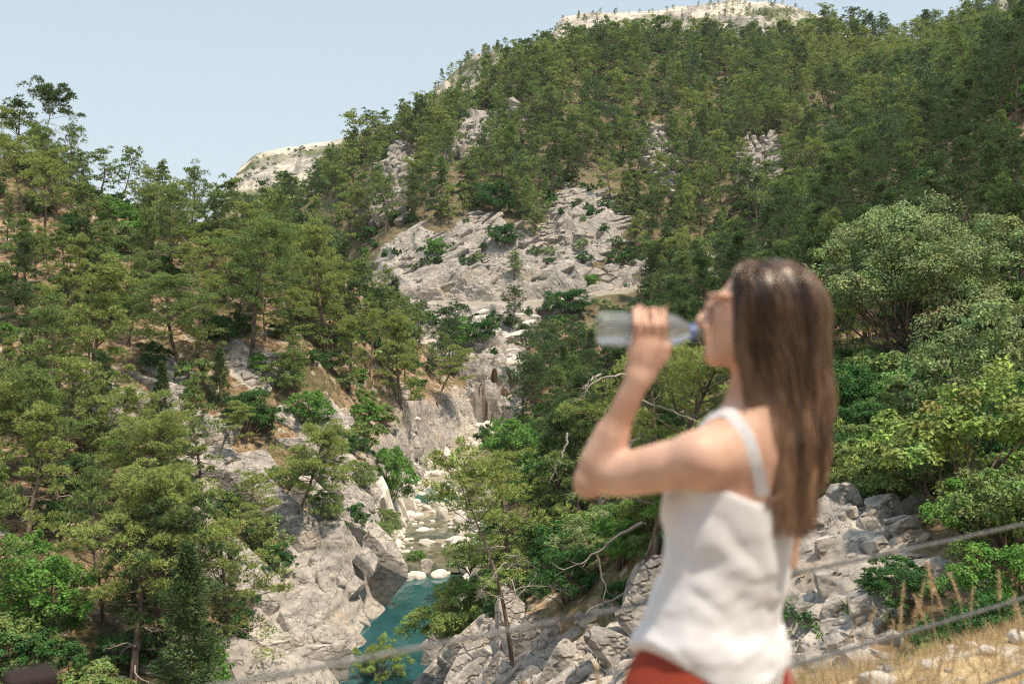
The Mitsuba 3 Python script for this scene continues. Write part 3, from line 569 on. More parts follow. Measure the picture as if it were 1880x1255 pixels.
# boulders lying in the river bed: (x, y, width) on the photograph, height to width
def boulder(px, py, w, tall=0.7, label='pale boulder lying in the stony river bed', grey=False, y0=40, group='boulders in the river bed'):
    P = land(px, py + w * tall * 0.35, y0)
    if P is None: return
    m = w * P[1] / F; rz = rngr.uniform(0, 360); d = (GREYS if grey else PEBBLES)[rngr.integers(4 if grey else 12)]
    k = key_of('boulder')
    scene[k] = {**d, 'to_world': T().translate([P[0], P[1], P[2] + m * tall * 0.20]).rotate([0, 0, 1], rz).scale([m * 1.08, m * 0.92, m * tall * 1.25])}
    labels[k] = {'label': label, 'category': 'rock'}
    if group: labels[k]['group'] = group
for px, py, w, tall, lab in [(767,948,27,0.65,'big smooth white boulder standing in the shallow middle pool'), (776,974,34,0.45,'long low white boulder closing the middle pool'), (810,938,22,1.9,'tall bleached rock rising at the right of the shallow pool'),
        (851,979,26,1.2,'grey upright boulder at the right edge of the river bed'), (841,1001,25,0.9,'large white boulder right of the lower shallows'), (819,1002,20,0.6,'flat oval white boulder beside the lower shallows'), (746,1014,24,0.6,'wide pale boulder left of the small green bush'),
        (728,1022,25,0.9,'bright white boulder above the turquoise pool on its left'), (765,921,18,0.8,'cream boulder at the left of the step below the green pool'), (763,1056,36,0.55,'low pale boulder under the small bush in the turquoise pool'), (830,985,22,0.4,'flat cream slab beside the grey upright boulder')]:
    boulder(px, py, w, tall, lab, group=None)
boulder(782, 1040, 31, 0.95, 'big grey boulder at the top end of the turquoise pool', True, group=None)
boulder(711, 1018, 25, 1.0, 'grey boulder beside the reeds on the left bank', True, group=None)
for px, py, w in [(757,954,12),(795,939,10),(792,956,13),(794,974,15),(804,972,13),(822,979,12),(792,994,13),(769,997,12),(786,1003,11),(748,990,12),(815,1011,13),(820,1019,14),(801,1019,10),(795,1028,8),(804,1031,11),(740,1003,12),(721,1034,18),(799,1044,15),(774,1011,8),
                  (780,1014,9),(775,908,19),(757,931,9),(788,913,16),(804,906,14),(815,900,16),(828,907,11),(798,922,10),(822,868,14),(826,876,12),(812,866,10),(742,974,14),(735,985,13),(728,1000,15),(733,1010,12),(757,1030,10),(812,1046,12),(822,1052,12),(808,985,9),(838,1020,13),(848,1010,15),(858,992,14),(868,1000,12),(742,1040,9)]:
    boulder(px, py, w, rngr.uniform(0.5, 0.8))
for k in range(95):
    t = rngr.uniform() ** 0.8; s = RIVER[:, :2]; i_ = min(int(9.2 + t * 3.7), 12); f_ = rngr.uniform()
    c = s[i_] * (1 - f_) + s[i_ + 1] * f_ + rngr.normal(0, 2.1, 2); z_ = Hg(c)[0]; m = 0.5 + 1.7 * rngr.uniform() ** 2.5
    kk = key_of('boulder'); scene[kk] = {**PEBBLES[rngr.integers(12)], 'to_world': T().translate([c[0], c[1], z_ + 0.1 * m]).rotate([0, 0, 1], rngr.uniform(0, 360)).scale([m * 1.1, m * 0.9, m * 0.75])}
    labels[kk] = {'label': 'white boulder heaped in the upper river bed below the cave', 'category': 'rock', 'group': 'boulders of the upper river bed'}
for k in range(130):
    i_ = rngr.integers(5, 9); f_ = rngr.uniform(); a_, b_ = RIVER[i_], RIVER[i_ + 1]; c = (a_ + (b_ - a_) * f_)
    nrm_ = np.array([-(b_ - a_)[1], (b_ - a_)[0]]); nrm_ /= np.linalg.norm(nrm_); side_ = rngr.choice([-1, 1]) * (c[3] * rngr.uniform(0.35, 1.5))
    q_ = c[:2] + nrm_ * side_; m = 0.25 + 0.7 * rngr.uniform() ** 2; kk = key_of('boulder')
    scene[kk] = {**PEBBLES[rngr.integers(12)], 'to_world': T().translate([q_[0], q_[1], max(Hg(q_)[0], c[2] - 0.45) + 0.1 * m]).rotate([0, 0, 1], rngr.uniform(0, 360)).scale([m * 1.1, m * 0.9, m * 0.7])}
    labels[kk] = {'label': 'small pale stone at the edge of the shallow river', 'category': 'rock', 'group': 'stones along the shallows'}

for i_, n_ in ((4.58, 11), (6.12, 9), (7.5, 8), (9.45, 7)):     # sills of boulders across the river, one pool stepping down to the next
    a_, b_ = RIVER[int(i_)], RIVER[int(i_) + 1]; c = a_ + (b_ - a_) * (i_ % 1); nr = np.array([-(b_ - a_)[1], (b_ - a_)[0]]); nr /= np.linalg.norm(nr)
    for k in range(n_):
        q_ = c[:2] + nr * ((k + 0.5) / n_ * 2 - 1) * (c[3] + 1.4) + rngr.normal(0, 0.95, 2); m = rngr.uniform(0.5, 1.7); kk = key_of('boulder')
        scene[kk] = {**PEBBLES[rngr.integers(12)], 'to_world': T().translate([q_[0], q_[1], max(Hg(q_)[0], c[2] - 0.55) + 0.08 * m]).rotate([0, 0, 1], rngr.uniform(0, 360)).scale([m * 1.15, m * 0.9, m * 0.75])}
        labels[kk] = {'label': 'white boulder in the row of stones that closes a river pool', 'category': 'rock', 'group': 'boulders of the river sills'}
for k in range(70):
    i_ = rngr.integers(5, 10); f_ = rngr.uniform(); a_, b_ = RIVER[i_], RIVER[i_ + 1]; c = a_ + (b_ - a_) * f_; nr = np.array([-(b_ - a_)[1], (b_ - a_)[0]]); nr /= np.linalg.norm(nr)
    q_ = c[:2] + nr * rngr.choice([-1, 1]) * (c[3] * rngr.uniform(0.5, 1.0) + rngr.uniform(0, 2.2)); m = rngr.uniform(0.7, 1.9); kk = key_of('boulder')
    scene[kk] = {**PEBBLES[rngr.integers(12)], 'to_world': T().translate([q_[0], q_[1], max(Hg(q_)[0], c[2] - 0.5) + 0.12 * m]).rotate([0, 0, 1], rngr.uniform(0, 360)).scale([m * 1.15, m * 0.9, m * 0.72])}
    labels[kk] = {'label': 'rounded white boulder along the margin of the shallows', 'category': 'rock', 'group': 'boulders along the margins of the shallows'}
gv, gf = np.array(trimesh.creation.icosphere(1, 0.5).vertices), np.array(trimesh.creation.icosphere(1, 0.5).faces); grav = []
for k in range(2600):                                     # gravel and cobbles along both edges of the river
    i_ = rngr.integers(4, 13); f_ = rngr.uniform(); a_, b_ = RIVER[i_], RIVER[i_ + 1]; c = a_ + (b_ - a_) * f_; nr = np.array([-(b_ - a_)[1], (b_ - a_)[0]]); nr /= np.linalg.norm(nr)
    q_ = c[:2] + nr * rngr.choice([-1, 1]) * (c[3] * rngr.uniform(0.75, 1.0) + rngr.uniform(0, 2.6)); m = 0.16 + 0.42 * rngr.uniform() ** 2; an = rngr.uniform(0, 6.28)
    M_ = np.array([[math.cos(an), -math.sin(an), 0], [math.sin(an), math.cos(an), 0], [0, 0, 1]]); grav.append(((gv * (1 + rngr.normal(0, 0.07, (len(gv), 1)))) * [m * 1.2, m, m * 0.7] @ M_.T + [q_[0], q_[1], Hg(q_)[0] + 0.12 * m], gf))
scene['river_gravel'] = mikit.ply(join(grav), 'mat_boulder', smooth=True); labels['river_gravel'] = {'label': 'bleached cobbles and gravel strewn along the river bed', 'category': 'rock', 'kind': 'stuff'}

# ------------------------------------------------------------------ water
def water_colour(p, n, uv):
    f = dfbm(p.x * 0.5, p.y * 0.5, 0, 3)
    deep = mix((0.008, 0.055, 0.066), (0.022, 0.105, 0.118), f)
    shallow = mix((0.075, 0.085, 0.055), (0.17, 0.165, 0.115), smoothstep(0.3, 0.7, dfbm(p.x * 1.6, p.y * 1.6, 3, 3)))
    green = mix((0.015, 0.085, 0.060), (0.040, 0.135, 0.090), f)
    c = mix(deep, shallow, smoothstep(0.35, 0.75, uv.x + (f - 0.5) * 0.5))
    return mix(c, green, smoothstep(0.4, 0.6, uv.y))
scene['mat_water'] = {'type': 'bumpmap', 'nested_texture': mikit.proc(lambda p, n, uv: dfbm(p.x * 2.2, p.y * 1.1, 0, 3) * 0.035, eps=0.02), 'scale': 1.0,
                      'bsdf': {'type': 'principled', 'base_color': mikit.proc(water_colour), 'roughness': 0.06, 'specular': 0.5}}
def pool(key, label, i0, i1, level, shallow, green, widen=1.7, step=1):
    s = np.linspace(i0, i1, 60); k = np.minimum(s.astype(int), len(RIVER) - 2); f = (s - k)[:, None]
    c = RIVER[k] * (1 - f) + RIVER[k + 1] * f; d = np.gradient(c[:, :2], axis=0); nrm = unit(np.column_stack([-d[:, 1], d[:, 0]]))
    w = np.linspace(-1, 1, 17); P = np.zeros((60, 17, 3)); P[..., :2] = c[:, None, :2] + nrm[:, None] * (w[None, :, None] * (c[:, 3] + widen)[:, None, None])
    P[..., 2] = level - 0.75 * np.clip(1 - np.arange(60) / 6.0, 0, 1)[:, None] ** 1.5 * (step > 0)
    uv = np.zeros((60, 17, 2)); uv[..., 0] = np.clip(shallow + np.abs(w)[None] ** 3 * 0.7, 0, 1); uv[..., 1] = green
    a = (np.arange(59)[:, None] * 17 + np.arange(16)).ravel(); q = np.stack([a, a + 17, a + 18, a + 1], 1)
    nz = np.cross(P[1, 0] - P[0, 0], P[0, 1] - P[0, 0])[2]
    scene[key] = mikit.ply((P.reshape(-1, 3), q if nz > 0 else q[:, ::-1]), 'mat_water', smooth=True, uv=uv.reshape(-1, 2)); labels[key] = {'label': label, 'kind': 'structure'}
pool('river', 'turquoise river pool at the bottom of the gorge', 0, 4.55, -24.2, 0.0, 0, step=0)
pool('river_001', 'shallow lower river between boulders', 4.6, 6.1, -23.25, 0.8, 0)
pool('river_002', 'shallow middle river pool', 6.15, 7.4, -22.7, 0.75, 0)
pool('river_003', 'green upper river pool', 7.6, 9.4, -21.65, 0.15, 1)
pool('river_004', 'stream over stones', 9.5, 10.6, -20.6, 0.8, 0)

# ------------------------------------------------------------------ trees and bushes that stand out
for i_, (st, tn, br, ln, dd_) in enumerate([('broad', 'yellow', .42, 0.10, 7), ('slim', 'yellow', .22, 0, 6), ('broad', 'green', .40, -0.05, 6), ('flat', 'yellow', .45, 0.25, 3), ('broad', 'yellow', .25, 0.03, 9)]):
    kind(f'near_pine_{i_}', pine(400 + i_, 10, st, 1.15 if i_ != 4 else 1.7, tn, bare=br, lean=ln, deads=dd_, blade=0.20 if i_ != 4 else 0.16))
for i_, (tn, lf) in enumerate([('bush', .098), ('bright', .105), ('olive', .092), ('lime', .098), ('green', .092)]): kind(f'near_bush_{i_}', broadleaf(420 + i_, 2.6, 3.2, 1.15, tn, stem=0.0, leaf=lf))
kind('cypress_0', cypress(440, 10, 4.2, 1.6, 'dark')); kind('cypress_1', cypress(441, 10, 5.0, 1.2, 'dark'))
kind('olive_tree', broadleaf(450, 10, 10.0, 2.1, 'olive', stem=0.30, lobes=38, leaf=0.19, top_heavy=0.4))
kind('plane_tree', broadleaf(451, 8, 8.0, 1.9, 'lime', stem=0.05, lobes=30, leaf=0.22, open_=0.2))
def half_bare(seed):
    """a thin pine whose lower limbs are dead and grey, the living crown only at the top"""
    rng = np.random.default_rng(seed); out = pine(seed, 10, 'flat', 0.55, 'yellow', bare=0.68, lean=-0.06, radius=0.14, deads=0, blade=0.22)
    k = 0
    for u in (.18, .24, .29, .33, .37, .41, .45, .49, .53, .57, .61, .65):
        az = k * 2.5 + rng.uniform(-.4, .4); s = np.array([-0.06 * 10 * u, 0, 9.6 * u]); L = rng.uniform(1.7, 3.2)
        br = wander(rng, s, (math.cos(az), math.sin(az), 0.28), L, 9, 0.35, -0.07); parts = [tube(br, np.linspace(0.045, 0.010, 10), 5)]
        for q in (2, 3, 4, 5, 6, 7, 8):
            for _ in range(3): parts.append(tube(wander(rng, br[q], unit(rng.normal(0, 1, 3) + (br[9] - br[0]) * 0.5), rng.uniform(0.3, 0.9), 4, 0.7), np.linspace(0.012, 0.004, 5), 3))
        out['dead_branch' + (f'_{k:03d}' if k else '')] = (join(parts), 'mat_deadwood', None); k += 1
    return out
kind('half_bare_pine', half_bare(77))
def bough_pine(seed):
    """the large pine whose grey dead boughs reach out to the left"""
    out = pine(seed, 10, 'broad', 1.7, 'yellow', bare=0.40, lean=0.02, radius=0.235, deads=0, blade=0.15); rng = np.random.default_rng(seed); u = 0.0216
    runs = [[(1178,925),(1140,945),(1110,975),(1085,995),(1055,1010)], [(1106,978),(1112,1020),(1122,1050),(1112,1075),(1128,1095)], [(1176,1040),(1150,1050),(1128,1068),(1095,1080),(1075,1105)], [(1128,1068),(1132,1082),(1150,1090)],
            [(1178,660),(1140,648),(1110,652),(1088,668),(1076,692)], [(1110,652),(1092,655),(1078,668)], [(1060,760),(1045,790),(1030,830)], [(1178,700),(1230,720),(1262,735)], [(1178,760),(1120,800),(1070,850)]]
    for k, rn in enumerate(runs):
        P = np.array([((a - 1180) * u, rng.normal(0, 0.12) - 0.5 * (i > 0) * (k > 3) * 3, (1082 - b) * u) for i, (a, b) in enumerate(rn)]); c = np.column_stack([np.interp(np.linspace(0, len(P) - 1, 14), np.arange(len(P)), P[:, j]) for j in range(3)]) + rng.normal(0, 0.025, (14, 3))
        parts = [tube(c, np.linspace(0.075 if k in (0, 2, 4, 8) else 0.045, 0.015, 14), 6)]
        for q in (6, 8, 10, 11, 12, 13): parts.append(tube(wander(rng, c[q], unit(rng.normal(0, 1, 3) + (c[13] - c[0])), rng.uniform(0.3, 0.9), 5, 0.7), np.linspace(0.018, 0.005, 6), 4))
        out['dead_branch' + (f'_{k:03d}' if k else '')] = (join(parts), 'mat_deadwood', None)
    return out
kind('bough_pine', bough_pine(404))
def snag(seed):
    rng = np.random.default_rng(seed); out = pine(seed, 10, 'flat', 0.6, 'dark', bare=0.75, lean=0.28, radius=0.17, deads=0, blade=0.28)
    out['trunk'] = (out['trunk'][0], 'mat_deadwood', None)
    for k in range(7):
        u = 0.15 + 0.09 * k; br = wander(rng, (2.8 * u, 0, 9.6 * u), (1, rng.normal(0, .5), 0.1), rng.uniform(1.2, 2.6), 7, 0.5, -0.08)
        out['dead_branch' + (f'_{k:03d}' if k else '')] = (join([tube(br, np.linspace(0.05, 0.012, 8), 4)] + [tube(wander(rng, br[q], rng.normal(0, 1, 3), 0.7, 4, 0.5), np.linspace(0.016, 0.005, 5), 3) for q in (3, 5, 6)]), 'mat_deadwood', None)
    return out
kind('snag', snag(78))
HERO = []
def hero(name, kind_, base, hpx, label, cat, unit_h=10.0, Y=None, rz=0, wide=1.0, tilt=0, group=None, sink=0.1):
    """a plant whose foot is seen at BASE (or stands Y metres ahead on that line of sight) and that stands hpx tall"""
    P = land(*base, y0=9.0) if Y is None else at(*base, Y)
    if P is None: print('no ground for', label); return
    P = np.array([P[0], P[1], Hg(P[None, :2])[0]]); h = hpx * P[1] / F; HERO.append(np.append(P, h * 0.35))
    plant(name, kind_, P - [0, 0, sink], rz, h / unit_h, wide, tilt, label, cat, group)
hero('pine_tree', 'near_pine_0', (243, 1262), 360, 'tall pine with a bare grey limb hanging from its trunk at the lower left corner', 'tree', rz=170, wide=1.15)
hero('cypress_tree', 'cypress_0', (345, 1190), 330, 'dark drooping conifer right of the tall lower left pine', 'tree', wide=1.15, Y=57)
hero('pine_tree', 'near_pine_2', (72, 875), 190, 'straight pine with a dome of needles on a bare trunk at the far left', 'tree', wide=1.1)
hero('pine_tree', 'near_pine_1', (160, 800), 310, 'tall leaning pine with a long bare trunk over the earth bank on the left', 'tree', tilt=8)
hero('pine_tree', 'near_pine_1', (597, 655), 235, 'tall slim pine with grey dead limbs on its lower trunk', 'tree', rz=60)
hero('pine_tree', 'near_pine_2', (462, 665), 245, 'leaning pine at the top of the pale bank on the left', 'tree', tilt=10)
hero('dead_tree', 'snag', (62, 338), 165, 'leaning grey dead trunk rising over the left ridge', 'tree', wide=1.0)
hero('pine_tree', 'near_pine_4', (232, 985), 220, 'low rounded yellow green pine below the bare trunks on the left', 'tree', wide=1.35)
hero('pine_tree', 'near_pine_3', (395, 852), 100, 'small bright pine growing on the rocky rib of the left hillside', 'tree', wide=1.3)
hero('pine_tree', 'near_pine_0', (532, 985), 190, 'wide thin pine standing at the left top of the pale cliff', 'tree', wide=1.2, rz=90)
hero('cypress_tree', 'cypress_1', (298, 790), 125, 'small dark conifer in front of the rocky rib on the left', 'tree')
hero('cypress_tree', 'cypress_1', (404, 748), 110, 'black green conifer right of the leaning twin trunks on the left', 'tree', rz=70)
hero('pine_tree', 'near_pine_1', (738, 770), 185, 'pale grey green pine at the foot of the left hill by the gorge', 'tree', wide=1.1, rz=30)
hero('pine_tree', 'near_pine_3', (800, 745), 95, 'flat topped pine leaning out over the gorge', 'tree', wide=1.5)
hero('pine_tree', 'near_pine_1', (640, 720), 130, 'young yellow pine above the orange earth gully', 'tree', rz=200)
hero('pine_tree', 'near_pine_2', (335, 690), 175, 'spreading bright pine over twin dark trunks on the left hillside', 'tree', wide=1.45, tilt=-6)
hero('bush', 'near_bush_1', (570, 785), 70, 'bright green bush on the edge of the slanting slab', 'bush', 2.6, wide=1.0)
hero('bush', 'near_bush_1', (712, 925), 105, 'bright green bush beside the river below the grey rock wall', 'bush', 2.6, wide=0.8)
for bx_, by_, bh_, bk_, bl_ in [(662, 900, 60, 4, 'olive green bush in the gully left of the grey rock wall'), (690, 1010, 62, 4, 'rough green bush on the left bank above the white boulders'), (650, 975, 50, 0, 'dark bush at the top right of the large pale cliff'), (600, 955, 60, 4, 'dull green bush behind the top of the pale cliff')]: hero('bush', f'near_bush_{bk_}', (bx_, by_), bh_, bl_, 'bush', 2.6, wide=0.95)
hero('pine_tree', 'near_pine_1', (618, 905), 120, 'small slim pine on the slanting grey slab', 'tree', wide=1.2)
hero('bush', 'near_bush_0', (455, 800), 85, 'dark leafy bush right of the rocky rib on the left hillside', 'bush', 2.6, wide=1.1)
hero('bush', 'near_bush_1', (70, 1165), 150, 'large glossy green bush at the lower left edge', 'bush', 2.6, wide=1.15)
hero('bush', 'near_bush_4', (45, 1245), 95, 'rounded dull green bush in the bottom left corner', 'bush', 2.6, wide=1.2)
hero('bush', 'near_bush_4', (520, 720), 60, 'olive green bush left of the orange earth gully', 'bush', 2.6, wide=1.2)
hero('bush', 'near_bush_0', (505, 1055), 60, 'small round bush on the left end of the large cliff', 'bush', 2.6, wide=1.0)
hero('bush', 'near_bush_1', (767, 1042), 34, 'small green bush growing between boulders at the top of the turquoise pool', 'bush', 2.6, wide=0.85)
hero('bush', 'near_bush_4', (707, 985), 60, 'reedy green strip beside the white boulders on the left bank', 'bush', 2.6, wide=0.9)
hero('bush', 'near_bush_3', (690, 1252), 80, 'yellow green bush at the bottom of the large pale cliff', 'bush', 2.6, wide=0.9)
hero('bush', 'mid_bush_1', (838, 640), 56, 'bright green bush on the white ribbed slope under the road', 'bush', 2.6, wide=1.0)
hero('bush', 'mid_bush_0', (882, 638), 48, 'dark bluish bush beside the thin wire on the white slope', 'bush', 2.6, wide=1.0)
hero('bush', 'mid_bush_0', (922, 458), 46, 'round dark bush right of the rock pinnacle', 'bush', 2.6, wide=1.1)
hero('bush', 'mid_bush_0', (903, 395), 62, 'large dark round bush above the rock pinnacle', 'bush', 2.6, wide=0.9)
hero('bush', 'mid_bush_1', (800, 475), 36, 'small green bush in the rock face left of the pinnacle', 'bush', 2.6, wide=1.0)
hero('pine_tree', 'mid_pine_1', (942, 530), 58, 'small green pine clinging to the rock above the road', 'tree', wide=1.2)
hero('pine_tree', 'mid_pine_5', (942, 610), 80, 'dark small pine just below the mountain road', 'tree', wide=1.1)
hero('cypress_tree', 'cypress_1', (729, 565), 38, 'little dark conifer at the left end of the road', 'tree')
hero('bush', 'mid_bush_1', (1085, 532), 26, 'pale green round tree beside the seated person on the road', 'tree', 2.6)
hero('pine_tree', 'mid_pine_6', (1222, 555), 112, 'rounded pine above the bottle, right of the sign', 'tree', wide=1.35)
hero('bush', 'mid_bush_0', (1040, 580), 50, 'dense dark green thicket left of the stone retaining wall', 'bush', 2.6, wide=1.5)
hero('pine_tree', 'half_bare_pine', (941, 1226), 365, 'thin pine with bare grey lower branches standing on the rocks below the cable', 'tree', rz=20)
hero('pine_tree', 'bough_pine', (1182, 1082), 465, 'large bright pine with grey dead boughs behind the raised arm of the woman', 'tree', wide=1.15, Y=43)
hero('plane_tree', 'plane_tree', (850, 1195), 150, 'bright green broadleaf tree overhanging the turquoise pool', 'tree', 8.0, Y=66, wide=1.1)
hero('olive_tree', 'olive_tree', (1672, 728), 310, 'wide silvery olive green tree with a forked trunk right of the woman', 'tree', wide=1.0, Y=60)
for (bx, by), hp, kd, Y, lab, w_ in [((1820, 775), 230, 2, 44, 'tall grey green bush at the right edge below the olive green tree', 0.9), ((1760, 960), 260, 3, 30, 'large yellow green bush at the right over the broken rocks', 1.15), ((1610, 900), 170, 4, 36, 'dull green bush directly above the broken rock slope', 1.0),
        ((1562, 860), 95, 3, 42, 'small lime green round bush beside the hair of the woman', 0.9), ((1550, 800), 140, 0, 48, 'deep green shaded bush under the olive green tree', 1.1), ((1730, 1100), 150, 0, 21, 'dark leafy bush at the right side of the broken rocks', 0.85), ((1830, 1060), 170, 0, 18, 'dark shaded bush behind the upper cable at the right', 0.9),
        ((1870, 1040), 120, 3, 14, 'yellow green pine shoot at the right edge above the dry grass', 0.5), ((1690, 930), 110, 2, 33, 'olive green bush spreading over the top of the broken rocks', 1.2), ((1860, 900), 220, 4, 26, 'broad green bush at the right edge of the picture', 1.0),
        ((1480, 1170), 40, 3, 24, 'low yellow green shrub on the rocks right of the white top', 1.1), ((1560, 1200), 60, 0, 22.5, 'dark small shrub at the foot of the broken rock slope', 1.0),
        ((870, 1050), 80, 4, 92, 'dark green bush right of the white boulders', 1.2), ((1010, 1010), 110, 0, 80, 'dark green bush between the two bare trunks', 1.2), ((960, 1060), 90, 4, 74, 'green bush behind the half bare pine', 1.3), ((1080, 1110), 80, 1, 62, 'fresh green bush under the elbow of the woman', 1.2),
        ((1120, 1140), 90, 4, 56, 'olive bush above the sharp pale rocks', 1.3), ((1040, 1150), 80, 0, 60, 'dark bush in the gully behind the pale rocks', 1.3), ((1010, 900), 110, 1, 105, 'bright green bush on the wooded flank right of the river', 1.0), ((950, 860), 90, 1, 128, 'light green tree at the river bend below the cave', 1.0)]:
    hero('bush', f'near_bush_{kd}', (bx, by), hp, lab, 'bush', 2.6, Y=Y, wide=w_, rz=bx)

# ------------------------------------------------------------------ forest on the slopes
rng = np.random.default_rng(11)
def seen(P, margin=60):
    """which points lie in the frame and are not hidden by ground"""
    d = P - EYE; x = CX + F * d[:, 0] / d[:, 1]; c, s = math.cos(PITCH), math.sin(PITCH)
    yc, zc = d[:, 1] * c + d[:, 2] * s, -d[:, 1] * s + d[:, 2] * c
    x = CX + F * d[:, 0] / yc; y = CY - F * zc / yc
    ok = (yc > 3) & (x > -margin) & (x < 1880 + margin) & (y < 1255 + margin) & (y > -margin * 3)
    for t in np.linspace(0.12, 0.965, 40):
        m = EYE + d * t
        ok &= m[:, 2] > Hg(m[:, :2]) - 0.3
    return ok, x, y
def spread(x0, x1, y0, y1, gap):
    """points about one gap apart, in no pattern"""
    nx, ny = int((x1 - x0) / gap), int((y1 - y0) / gap)
    g = np.stack(np.meshgrid(np.arange(nx), np.arange(ny), indexing='ij'), -1).reshape(-1, 2)
    return np.array([x0, y0]) + (g + 0.5 + rng.uniform(-0.48, 0.48, g.shape)) * gap
def scatter(q, hs, keep):
    q = q[keep]; hs = hs[keep]
    z = Hg(q)
    top, x, y = seen(np.column_stack([q, z + hs * 0.9]))
    return np.column_stack([q, z, hs])[top]
def open_ground(q): return rocky(q)
q = spread(-140, 260, 55, 430, 4.6)
HT = cKDTree(np.array(HERO)[:, :2])
def clear_of_heroes(q): return HT.query(q)[0] > 1.6
d = np.hypot(q[:, 0], q[:, 1]); R = rocky(q); dr1, _, wr1, _ = along(q); rd, _ = near_line(q, ROAD)
noise_ = meshkit.fbm(np.column_stack([q / 14.0, np.zeros(len(q))]), 3, 44)
left = (q[:, 0] < -6 - 0.02 * q[:, 1]) & (q[:, 1] < 195)
across = q[:, 1] >= 196 - 0.0 * q[:, 0]
right = ~left & ~across
hs = np.where(left, rng.uniform(6.5, 12, len(q)), np.where(across, rng.uniform(8, 15, len(q)), rng.uniform(6, 11, len(q))))
p_ = np.where(left, 0.80, np.where(across, 0.70, 0.8))
p_ = p_ * (0.35 + 0.65 * sst(0.32, 0.5, noise_)) * (1 - 0.93 * sst(0.3, 0.7, R)) * sst(4, 8, dr1 - wr1 * 0.5) * sst(5, 10, rd) * np.where((q[:, 0] > -9) & (q[:, 1] > 80) & (q[:, 1] < 150), sst(8, 15, dr1), 1)
p_ *= np.where(across, 1 - 0.88 * np.maximum(sst(0.3, 0.7, rocky(q * (1 + 7 / d)[:, None])), sst(0.3, 0.7, rocky(q * (1 + 12 / d)[:, None]))), 1)
p_ *= np.where(right & (d < 62), 0.0, 1.0) * np.where(left & (d < 66), 0.0, 1.0)
GAP = outline([(130,620),(330,615),(520,640),(690,700),(700,900),(480,960),(360,900),(250,860),(140,800)], 40)
p_ *= 1 - 0.72 * inside(q, GAP)
FOREST = scatter(q, hs, (rng.uniform(size=len(q)) < p_) & clear_of_heroes(q))
def off_road(A):
    px, top = CX + F * A[:, 0] / A[:, 1], HORIZON - F * (A[:, 2] + A[:, 3] - 1.6) / A[:, 1]
    return A[~((px > 930) & (px < 1200) & (top < 572) & (A[:, 1] < 205))]
FOREST = off_road(FOREST)
q = spread(-140, 260, 50, 430, 3.2)
R = rocky(q); dr1, _, wr1, _ = along(q); rd, _ = near_line(q, ROAD); d = np.hypot(q[:, 0], q[:, 1])
p_ = np.where(q[:, 1] > 200, 0.30, 0.40) * (1 - 0.88 * sst(0.3, 0.7, R)) * sst(2.5, 6, dr1 - wr1 * 0.5) * sst(3.5, 7.5, rd)
p_ = np.where((q[:, 1] > 196) & (R > 0.5), 0.36 * sst(4, 8, rd), p_)
BUSH = scatter(q, np.where((q[:, 1] > 196) & (R > 0.5), rng.uniform(0.9, 3.0, len(q)), rng.uniform(1.6, 3.8, len(q))), rng.uniform(size=len(q)) < p_)

# near slopes on the right: a close cover of bushes
q = spread(-25, 60, 7, 66, 1.9); d = np.hypot(q[:, 0], q[:, 1]); R = rocky(q); e_ = edge_dist(q)
p_ = 0.62 * (q[:, 0] > 1 - 0.15 * q[:, 1]) * (1 - sst(0.25, 0.6, R)) * sst(5, 7, e_)
NEAR = scatter(q, rng.uniform(0.9, 2.6, len(q)) * np.clip(d / 30, 0.5, 1.3), rng.uniform(size=len(q)) < p_)
NEAR = NEAR[~((NEAR[:, 1] < 24) & (NEAR[:, 0] < 8)) & ~((NEAR[:, 1] < 52) & (NEAR[:, 0] < 2.2)) & (NEAR[:, 1] > 12)]
_px = CX + F * NEAR[:, 0] / NEAR[:, 1]; NEAR = NEAR[~((_px > 960) & (_px < 1290) & (NEAR[:, 1] < 37.5))]
NEAR[:, 3] *= np.where((NEAR[:, 1] < 46) & (CX + F * NEAR[:, 0] / NEAR[:, 1] < 1290), 0.6, 1)
print('near', len(NEAR))
for x, y, z, h in NEAR:
    kd = rng.choice(5, p=[.38, .12, .16, .08, .26])
    plant('bush', f'near_bush_{kd}', (x, y, z - 0.1), rng.uniform(0, 360), h / 2.6, rng.uniform(0.9, 1.3), rng.uniform(-6, 6), (lb := ['dark', 'fresh green', 'grey green', 'yellow green', 'dull green'][kd] + ' bush in the close undergrowth of the near right slope' + (' at the right edge' if CX + F * x / y > 1650 else ' beside the woman' if CX + F * x / y > 1250 else ' above the river')), 'bush', lb + ' group')
BUSH = off_road(BUSH)
LOOKS = {'far_pine': ['rounded green', 'rounded yellow green', 'slim green', 'rounded dark green', 'slim dark green', 'flat topped green', 'slim yellow green', 'rounded bluish green'],
         'mid_pine': ['spreading yellow green', 'spreading green', 'slim yellow green', 'slim green', 'flat topped yellow green', 'spreading dark green', 'full yellow green', 'slim dark green'],
         'far_bush': ['dense green', 'round green', 'dark green', 'grey green', 'low green'], 'mid_bush': ['dense dark green', 'bright green', 'grey green', 'dull green', 'brownish dry']}
